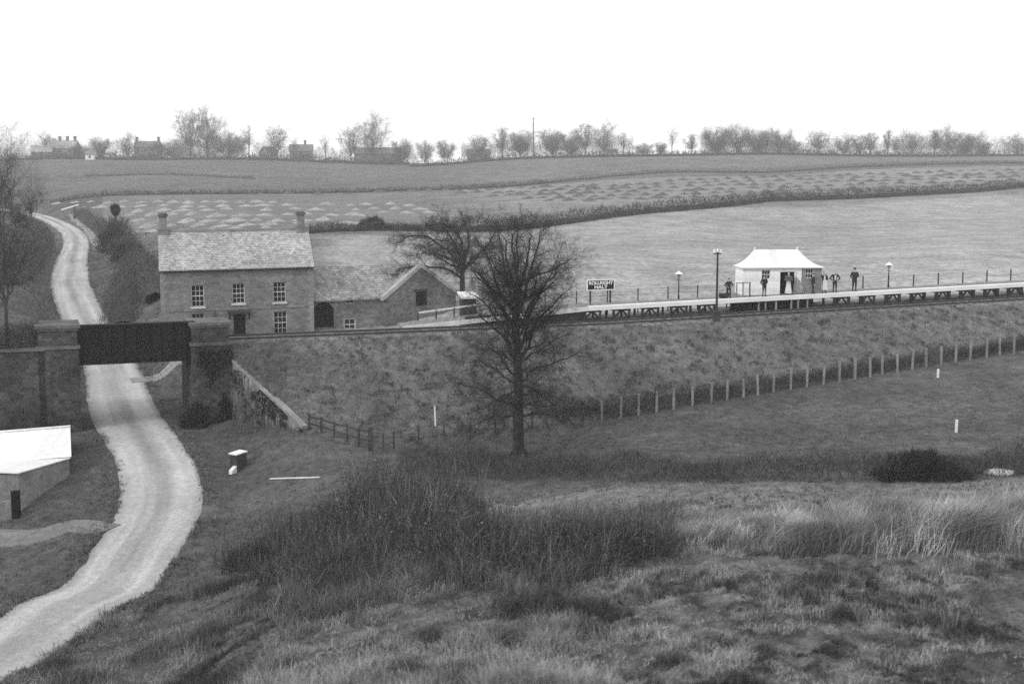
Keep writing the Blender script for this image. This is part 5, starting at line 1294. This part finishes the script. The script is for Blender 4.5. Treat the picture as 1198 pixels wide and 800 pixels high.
mb = MB(); mb.bar(T_(xl, ym, zri + .06), T_(.14, ym, zri + .06), .22, .06); mb.build('ridge', M['tin_white'], shd, so)
# front lean-to: wall facing the lane plus roof sloping up to the left
zf, zn = zz(80, 536, 63.0), zz(25, 553, 57.6)
dx = Vector((sB.x - sA.x, sB.y - sA.y, 0)).normalized(); nx_ = Vector((-dx.y, dx.x, 0)); nx_ = nx_ if nx_.x < 0 else -nx_
A0 = Vector((sA.x, 63.0, 0)); B0 = Vector((sB.x, sB.y, 0)); ins = nx_ * .35; wl = nx_ * 6.0
mb = MB(); q = [A0, B0, B0 + ins, A0 + ins]; mb.hexa([(v.x, v.y, zg - .5) for v in q] + [(q[0].x, q[0].y, zf - .08), (q[1].x, q[1].y, zn - .08), (q[2].x, q[2].y, zn - .06), (q[3].x, q[3].y, zf - .06)])
q = [B0 + ins, B0 + wl, B0 + wl - dx * .35, B0 + ins - dx * .35]; mb.hexa([(v.x, v.y, zg - .5) for v in q] + [(q[0].x, q[0].y, zn - .1), (q[1].x, q[1].y, zn - .1), (q[2].x, q[2].y, zn - .1), (q[3].x, q[3].y, zn - .1)])
mb.build('lean_to_wall', M['shed_wall'], shd, so)
mb = MB(); q = [A0 - nx_ * .1, B0 - nx_ * .1 + dx * .12, B0 + wl + dx * .12, A0 + wl]; zs_ = [zf - .02, zn - .02, zn + .05, zf - .75]
mb.hexa([(v.x, v.y, z) for v, z in zip(q, zs_)] + [(v.x, v.y, z + .06) for v, z in zip(q, zs_)]); mb.build('lean_to_roof', M['tin_white'], shd, so)
pp_ = at(19, 598, 57.0); gzz = gz(pp_.x, pp_.y); mb = MB(); mb.bar((pp_.x, pp_.y, gzz - .2), (pp_.x, pp_.y, gzz + 1.45), .36, .3); tag(mb.build('gate_post', M['iron'], None, (pp_.x, pp_.y, gzz)), 'stout black post at the corner of the white-roofed shed', 'post')
w0, w1 = at(-40, 600, 56.6), at(15, 578, 56.9); mb = MB(); g0 = gz(w1.x, w1.y)
q = [w0, w1, w1 + Vector((0, .3, 0)), w0 + Vector((0, .3, 0))]; mb.hexa([(v.x, v.y, g0 - .4) for v in q] + [(q[0].x, q[0].y, g0 + .55), (q[1].x, q[1].y, g0 + 1.0), (q[2].x, q[2].y, g0 + 1.0), (q[3].x, q[3].y, g0 + .55)])
tag(mb.build('low_wall', M['shed_wall'], None, (w1.x, w1.y, g0)), 'low sloping wall left of the stout black post', 'wall')

# ------------------------------------------------------------------ grass and undergrowth
def scatter(n, x0, x1, Ya, Yb, power=0):
    Y = np.exp(rng.uniform(math.log(Ya), math.log(Yb), n)) if power == 0 else rng.uniform(Ya, Yb, n)
    px = rng.uniform(x0, x1, n); return (px - 599) / FPX * Y, Y, px
def grass(name, X, Y, H, W, alb, per, label, lean=.6, spread=.18, bias=(0, 0), dmin=1.95):
    Z, D = ground(X, Y); k = D > dmin + .8 * rng.uniform(0, 1, len(X)); X, Y, Z, H, W, alb = X[k], Y[k], Z[k], H[k], W[k], alb[k]
    P = np.repeat(np.stack([X, Y, Z - .04], 1), per, 0); n = len(P); P[:, :2] += rng.normal(0, spread, (n, 2)) * np.repeat(H, per)[:, None]
    h = np.repeat(H, per) * rng.uniform(.5, 1.25, n); ln = rng.normal(0, lean, (n, 2)) * h[:, None] * .6 + np.array(bias) * h[:, None]
    V, T, A = blades(P, h, np.repeat(W, per) * rng.uniform(.6, 1.4, n), ln, np.repeat(alb, per) * rng.uniform(.65, 1.45, n))
    o = link(name, fast_mesh(name, V, T, A), M['grass']); return tag(o, label, 'grass', kind='stuff')
# near hillside
X, Y, px = scatter(76000, -140, 1340, 16, 47)
cl = fbm(X * .45, Y * .45, 61, 4); pale = fbm(X * .22, Y * .22, 63, 3)
cm = np.maximum(sstep(620, 860, px), 0) ; H = (.15 + .48 * sstep(.42, .68, cl)) * (1 - .35 * cm) * (1 - .5 * cm * (vnoise(X * 1.6, Y * 1.6, 69) > .5)); pale = pale - .10 * cm; k = (rng.uniform(0, 1, len(X)) < .45 + .55 * sstep(.3, .6, cl))
grass('grass', X[k], Y[k], H[k], np.full(k.sum(), .018), (.055 + .26 * sstep(.36, .62, (.5 - .2 * cm) * pale + (.5 + .2 * cm) * fbm(X * (.8 + .9 * (px > 760)), Y * (.8 + .5 * (px > 760)), 64, 3)))[k], 7, 'rough tussocky grass covering the near hillside')
# valley floor and field
X, Y, px = scatter(26000, -100, 1340, 47, 76); k = rng.uniform(0, 1, len(X)) < .25 + .75 * sstep(.42, .6, fbm(X * .35, Y * .35, 67, 3)); k &= (sd(X, Y)[1] < -6.5)
grass('grass', X[k], Y[k], rng.uniform(.10, .26, k.sum()), np.full(k.sum(), .028), rng.uniform(.07, .15, k.sum()), 4, 'short rough grass on the valley floor around the lane and field')
X, Y, px = scatter(16000, -60, 215, 76, 190); k = (sd(X, Y)[1] > 2) & (rng.uniform(0, 1, len(X)) < .3 + .7 * sstep(.42, .6, fbm(X * .5, Y * .5, 68, 3)))
grass('grass', X[k], Y[k], rng.uniform(.12, .45, k.sum()), np.full(k.sum(), .035), rng.uniform(.06, .15, k.sum()), 4, 'rough grass on the banks of the lane beyond the bridge')
# ragged verge of the lane
ri = rng.integers(1, len(RD) - 1, 15000); ri = ri[(RD[ri, 1] < 200) & ((RD[ri, 1] < 71) | (RD[ri, 1] > 80))]; tg = RD[ri + 1] - RD[ri - 1]; tg /= np.linalg.norm(tg, axis=1)[:, None]
of = rng.choice([-1, 1], len(ri)) * (2.15 + rng.exponential(.35, len(ri))); X = RD[ri, 0] + tg[:, 1] * of + rng.normal(0, .4, len(ri)) * tg[:, 0]; Y = RD[ri, 1] - tg[:, 0] * of + rng.normal(0, .4, len(ri)) * tg[:, 1]
k = fbm(X * .8, Y * .8, 88, 3) > .40
grass('grass', X[k], Y[k], rng.uniform(.08, .28, k.sum()), np.full(k.sum(), .03), rng.uniform(.06, .2, k.sum()), 4, 'ragged grass creeping over the verges of the pale lane', dmin=1.45)
# embankment slope
n = 34000; s_ = rng.uniform(s_at(225, -6), s_at(1330, -6), n); d_ = rng.uniform(-13, -3.4, n); X, Y = xy(s_, d_); e = embank(X, Y); k = e > natural(X, Y) - .1
X, Y = X[k], Y[k]; cl = fbm(X * 2.4, Y * 2.4, 71, 3)
grass('grass', X, Y, .08 + .26 * sstep(.45, .7, cl), np.full(len(X), .026), .06 + .12 * sstep(.4, .65, fbm(X * 1.9, Y * 1.9, 73, 3)), 4, 'coarse tufted grass on the railway embankment slope')
# tall dead grass on the bank at the right
def hz(pxs, pys): return [hit(a_, b_) for a_, b_ in zip(pxs, pys)]
row = hz((640, 780, 900, 980, 1060, 1130, 1198, 1300), (628, 632, 636, 636, 632, 629, 626, 622)); RX = np.array([p.x for p in row]); RY = np.array([p.y for p in row])
n = 16000; t_ = rng.uniform(0, 1, n); ii = t_ * (len(RX) - 1); X = np.interp(ii, range(len(RX)), RX); X = X + .35 * np.sin(X * 5.1) + .2 * np.sin(X * 11.3 + 1); Y = np.interp(ii, range(len(RX)), RY) + rng.normal(1.2, 1.0, n)
H = (.4 + .75 * sstep(0, .6, t_)) * (.75 + .6 * fbm(X * 1.3, Y * .9, 81, 3))
grass('tall_grass', X, Y, H, np.full(n, .019), .15 + .30 * sstep(.3, .8, vnoise(X * 1.9, Y * 1.1, 83)), 11, 'tall pale dead grass in a ragged row along the bank at the right', .6, .26, (.24, -.08))
# bramble thicket in the centre foreground
cx = hz((300, 360, 420, 480, 540, 600, 660, 720, 350, 450, 520, 400), (655, 640, 625, 640, 655, 668, 665, 650, 665, 600, 610, 675))
parts = []
for i, p in enumerate(cx):
    rr_ = (1.6, 1.9, 2.2, 2.5, 2.6, 2.3, 2.2, 1.8, 1.7, 1.9, 2.0, 1.7)[i]; hh_ = (.9, 1.3, 2.1, 2.3, 2.0, 1.6, 1.6, 1.4, .9, 2.1, 1.9, .9)[i]
    n = 4200; a_ = rng.uniform(0, 6.283, n); r_ = rr_ * np.sqrt(rng.uniform(0, 1, n)); X = p.x + np.cos(a_) * r_; Y = p.y + np.sin(a_) * r_ * .9; Z = ground(X, Y)[0]
    top = hh_ * np.sqrt(np.maximum(0, 1 - (r_ / rr_) ** 2)) * (.2 + 1.5 * fbm(X * 1.1, Y * 1.1, 91, 3)); zz_ = Z + top * rng.uniform(0, 1, n) ** .6
    D = rng.normal(0, .5, (n, 3)); D[:, 2] = D[:, 2] * .6 + .45; D = norm(D) * rng.uniform(.2, .7, n)[:, None]; tw = rng.uniform(0, 1, n) < .55
    wd = np.where(tw, .014, .05); D = np.where(tw[:, None], D, D * .16)
    parts.append(sticks(np.stack([X, Y, zz_], 1), D, wd, np.where(rng.uniform(0, 1, n) < .22, .17, .045) * rng.uniform(.5, 1.6, n)))
for i, p in enumerate(cx):      # upright dead stems standing out of the brambles
    n = 260; a_ = rng.uniform(0, 6.283, n); r_ = 2.0 * np.sqrt(rng.uniform(0, 1, n)); X = p.x + np.cos(a_) * r_; Y = p.y + np.sin(a_) * r_; Z = ground(X, Y)[0] + .3
    D = rng.normal(0, .2, (n, 3)); D[:, 2] = 1; D = norm(D) * (rng.uniform(.5, 1.3, n) * (2.2 if i in (2, 3, 9, 10) else 1.4))[:, None]
    for k_ in range(3): parts.append(sticks(np.stack([X, Y, Z], 1) + D * (.45 + .13 * k_) , norm(D + rng.normal(0, .35, (n, 3))) * .45, np.full(n, .012), np.where(rng.uniform(0, 1, n) < .3, .2, .05)))
    parts.append(sticks(np.stack([X, Y, Z], 1), D, np.full(n, .016), np.where(rng.uniform(0, 1, n) < .35, .2, .05)))
V, T, A = cat_(parts); tag(link('undergrowth', fast_mesh('undergrowth', V, T, A), M['foliage']), 'dark bramble undergrowth on the slope in the centre foreground', 'undergrowth', kind='stuff')
# dead stalks through and right of the brambles
X, Y, px = scatter(9000, 330, 800, 33, 47); k = (Y > 31 + 11 * fbm(X * .35, Y * .35, 95, 3)) & (rng.uniform(0, 1, len(X)) < .65)
grass('dead_stalks', X[k], Y[k], .5 + .9 * fbm(X[k] * .8, Y[k] * .8, 96, 2), np.full(k.sum(), .02), .05 + .14 * vnoise(X[k] * 1.2, Y[k], 97), 5, 'long leaning dead stalks right of the dark brambles', .85, .3, (.1, 0))
sp_ = hit(408, 590); rn2 = random.Random(5)
mtw = M['post_grey']; free_tree(sp_, 2.9, .75, 77, mtw, 'pale slender sapling above the dark brambles', 2, .009, .055, .35, 6, 1, None, 'sapling')

# ------------------------------------------------------------------ haze, world, sun, camera
zlow = float(Zg.min()) - 1.0
mb = MB(); mb.box(-1150, 1150, -40, 1080, zlow, 48); hz_ = mb.build('haze', None, None)
m = bpy.data.materials.new('haze'); m.use_nodes = True; nt = m.node_tree; nt.nodes.clear(); out = N(nt, 'ShaderNodeOutputMaterial'); pv = N(nt, 'ShaderNodeVolumePrincipled')
pv.inputs['Color'].default_value = (.98, .98, .98, 1); pv.inputs['Density'].default_value = .00042; pv.inputs['Anisotropy'].default_value = 0.1
nt.links.new(pv.outputs[0], out.inputs['Volume']); hz_.data.materials.append(m); tag(hz_, 'pale haze filling the valley air', 'haze', kind='stuff')

w = bpy.data.worlds.new('World'); S.world = w; w.use_nodes = True; nt = w.node_tree; bg = nt.nodes['Background']
SUN = Vector((-.70, -.58, .62)).normalized()
sky = N(nt, 'ShaderNodeTexSky', sky_type='NISHITA'); sky.sun_disc = False; sky.sun_elevation = math.asin(SUN.z); sky.sun_rotation = math.atan2(SUN.x, SUN.y); sky.dust_density = 4
bw = N(nt, 'ShaderNodeRGBToBW'); nt.links.new(sky.outputs[0], bw.inputs[0])
v = math_(nt, 'ADD', math_(nt, 'MULTIPLY', math_(nt, 'MINIMUM', bw.outputs[0], 10.), .25), 9.6)       # an even overcast veil over the clear sky
nt.links.new(v, bg.inputs['Color']); bg.inputs['Strength'].default_value = .12
sl = bpy.data.lights.new('sun', 'SUN'); sl.energy = 1.3; sl.angle = R(14); so2 = bpy.data.objects.new('sun', sl); C.objects.link(so2); so2.rotation_euler = SUN.to_track_quat('Z', 'Y').to_euler(); so2.location = (-30, -20, 60)

cam = bpy.data.cameras.new('camera'); co = bpy.data.objects.new('camera', cam); C.objects.link(co); S.camera = co
co.location = (0, 0, CAMZ); co.rotation_euler = (math.pi / 2 - PITCH, 0, 0)
cam.sensor_width = 36; cam.lens = 36 * FPX / 1198; cam.shift_y = -76 / 1198; cam.clip_start = .1; cam.clip_end = 9000
cam.dof.use_dof = True; cam.dof.focus_distance = 88; cam.dof.aperture_fstop = .7
S.view_settings.view_transform = 'Standard'; S.view_settings.look = 'None'; S.view_settings.exposure = 0; S.view_settings.gamma = 1
S.cycles.volume_bounces = 3; S.cycles.max_bounces = 6; S.cycles.diffuse_bounces = 3; S.cycles.use_denoising = DEN
print('den', DEN)
S.cycles.volume_max_steps = 64
print('objects', len(S.objects), 'zlow', zlow)
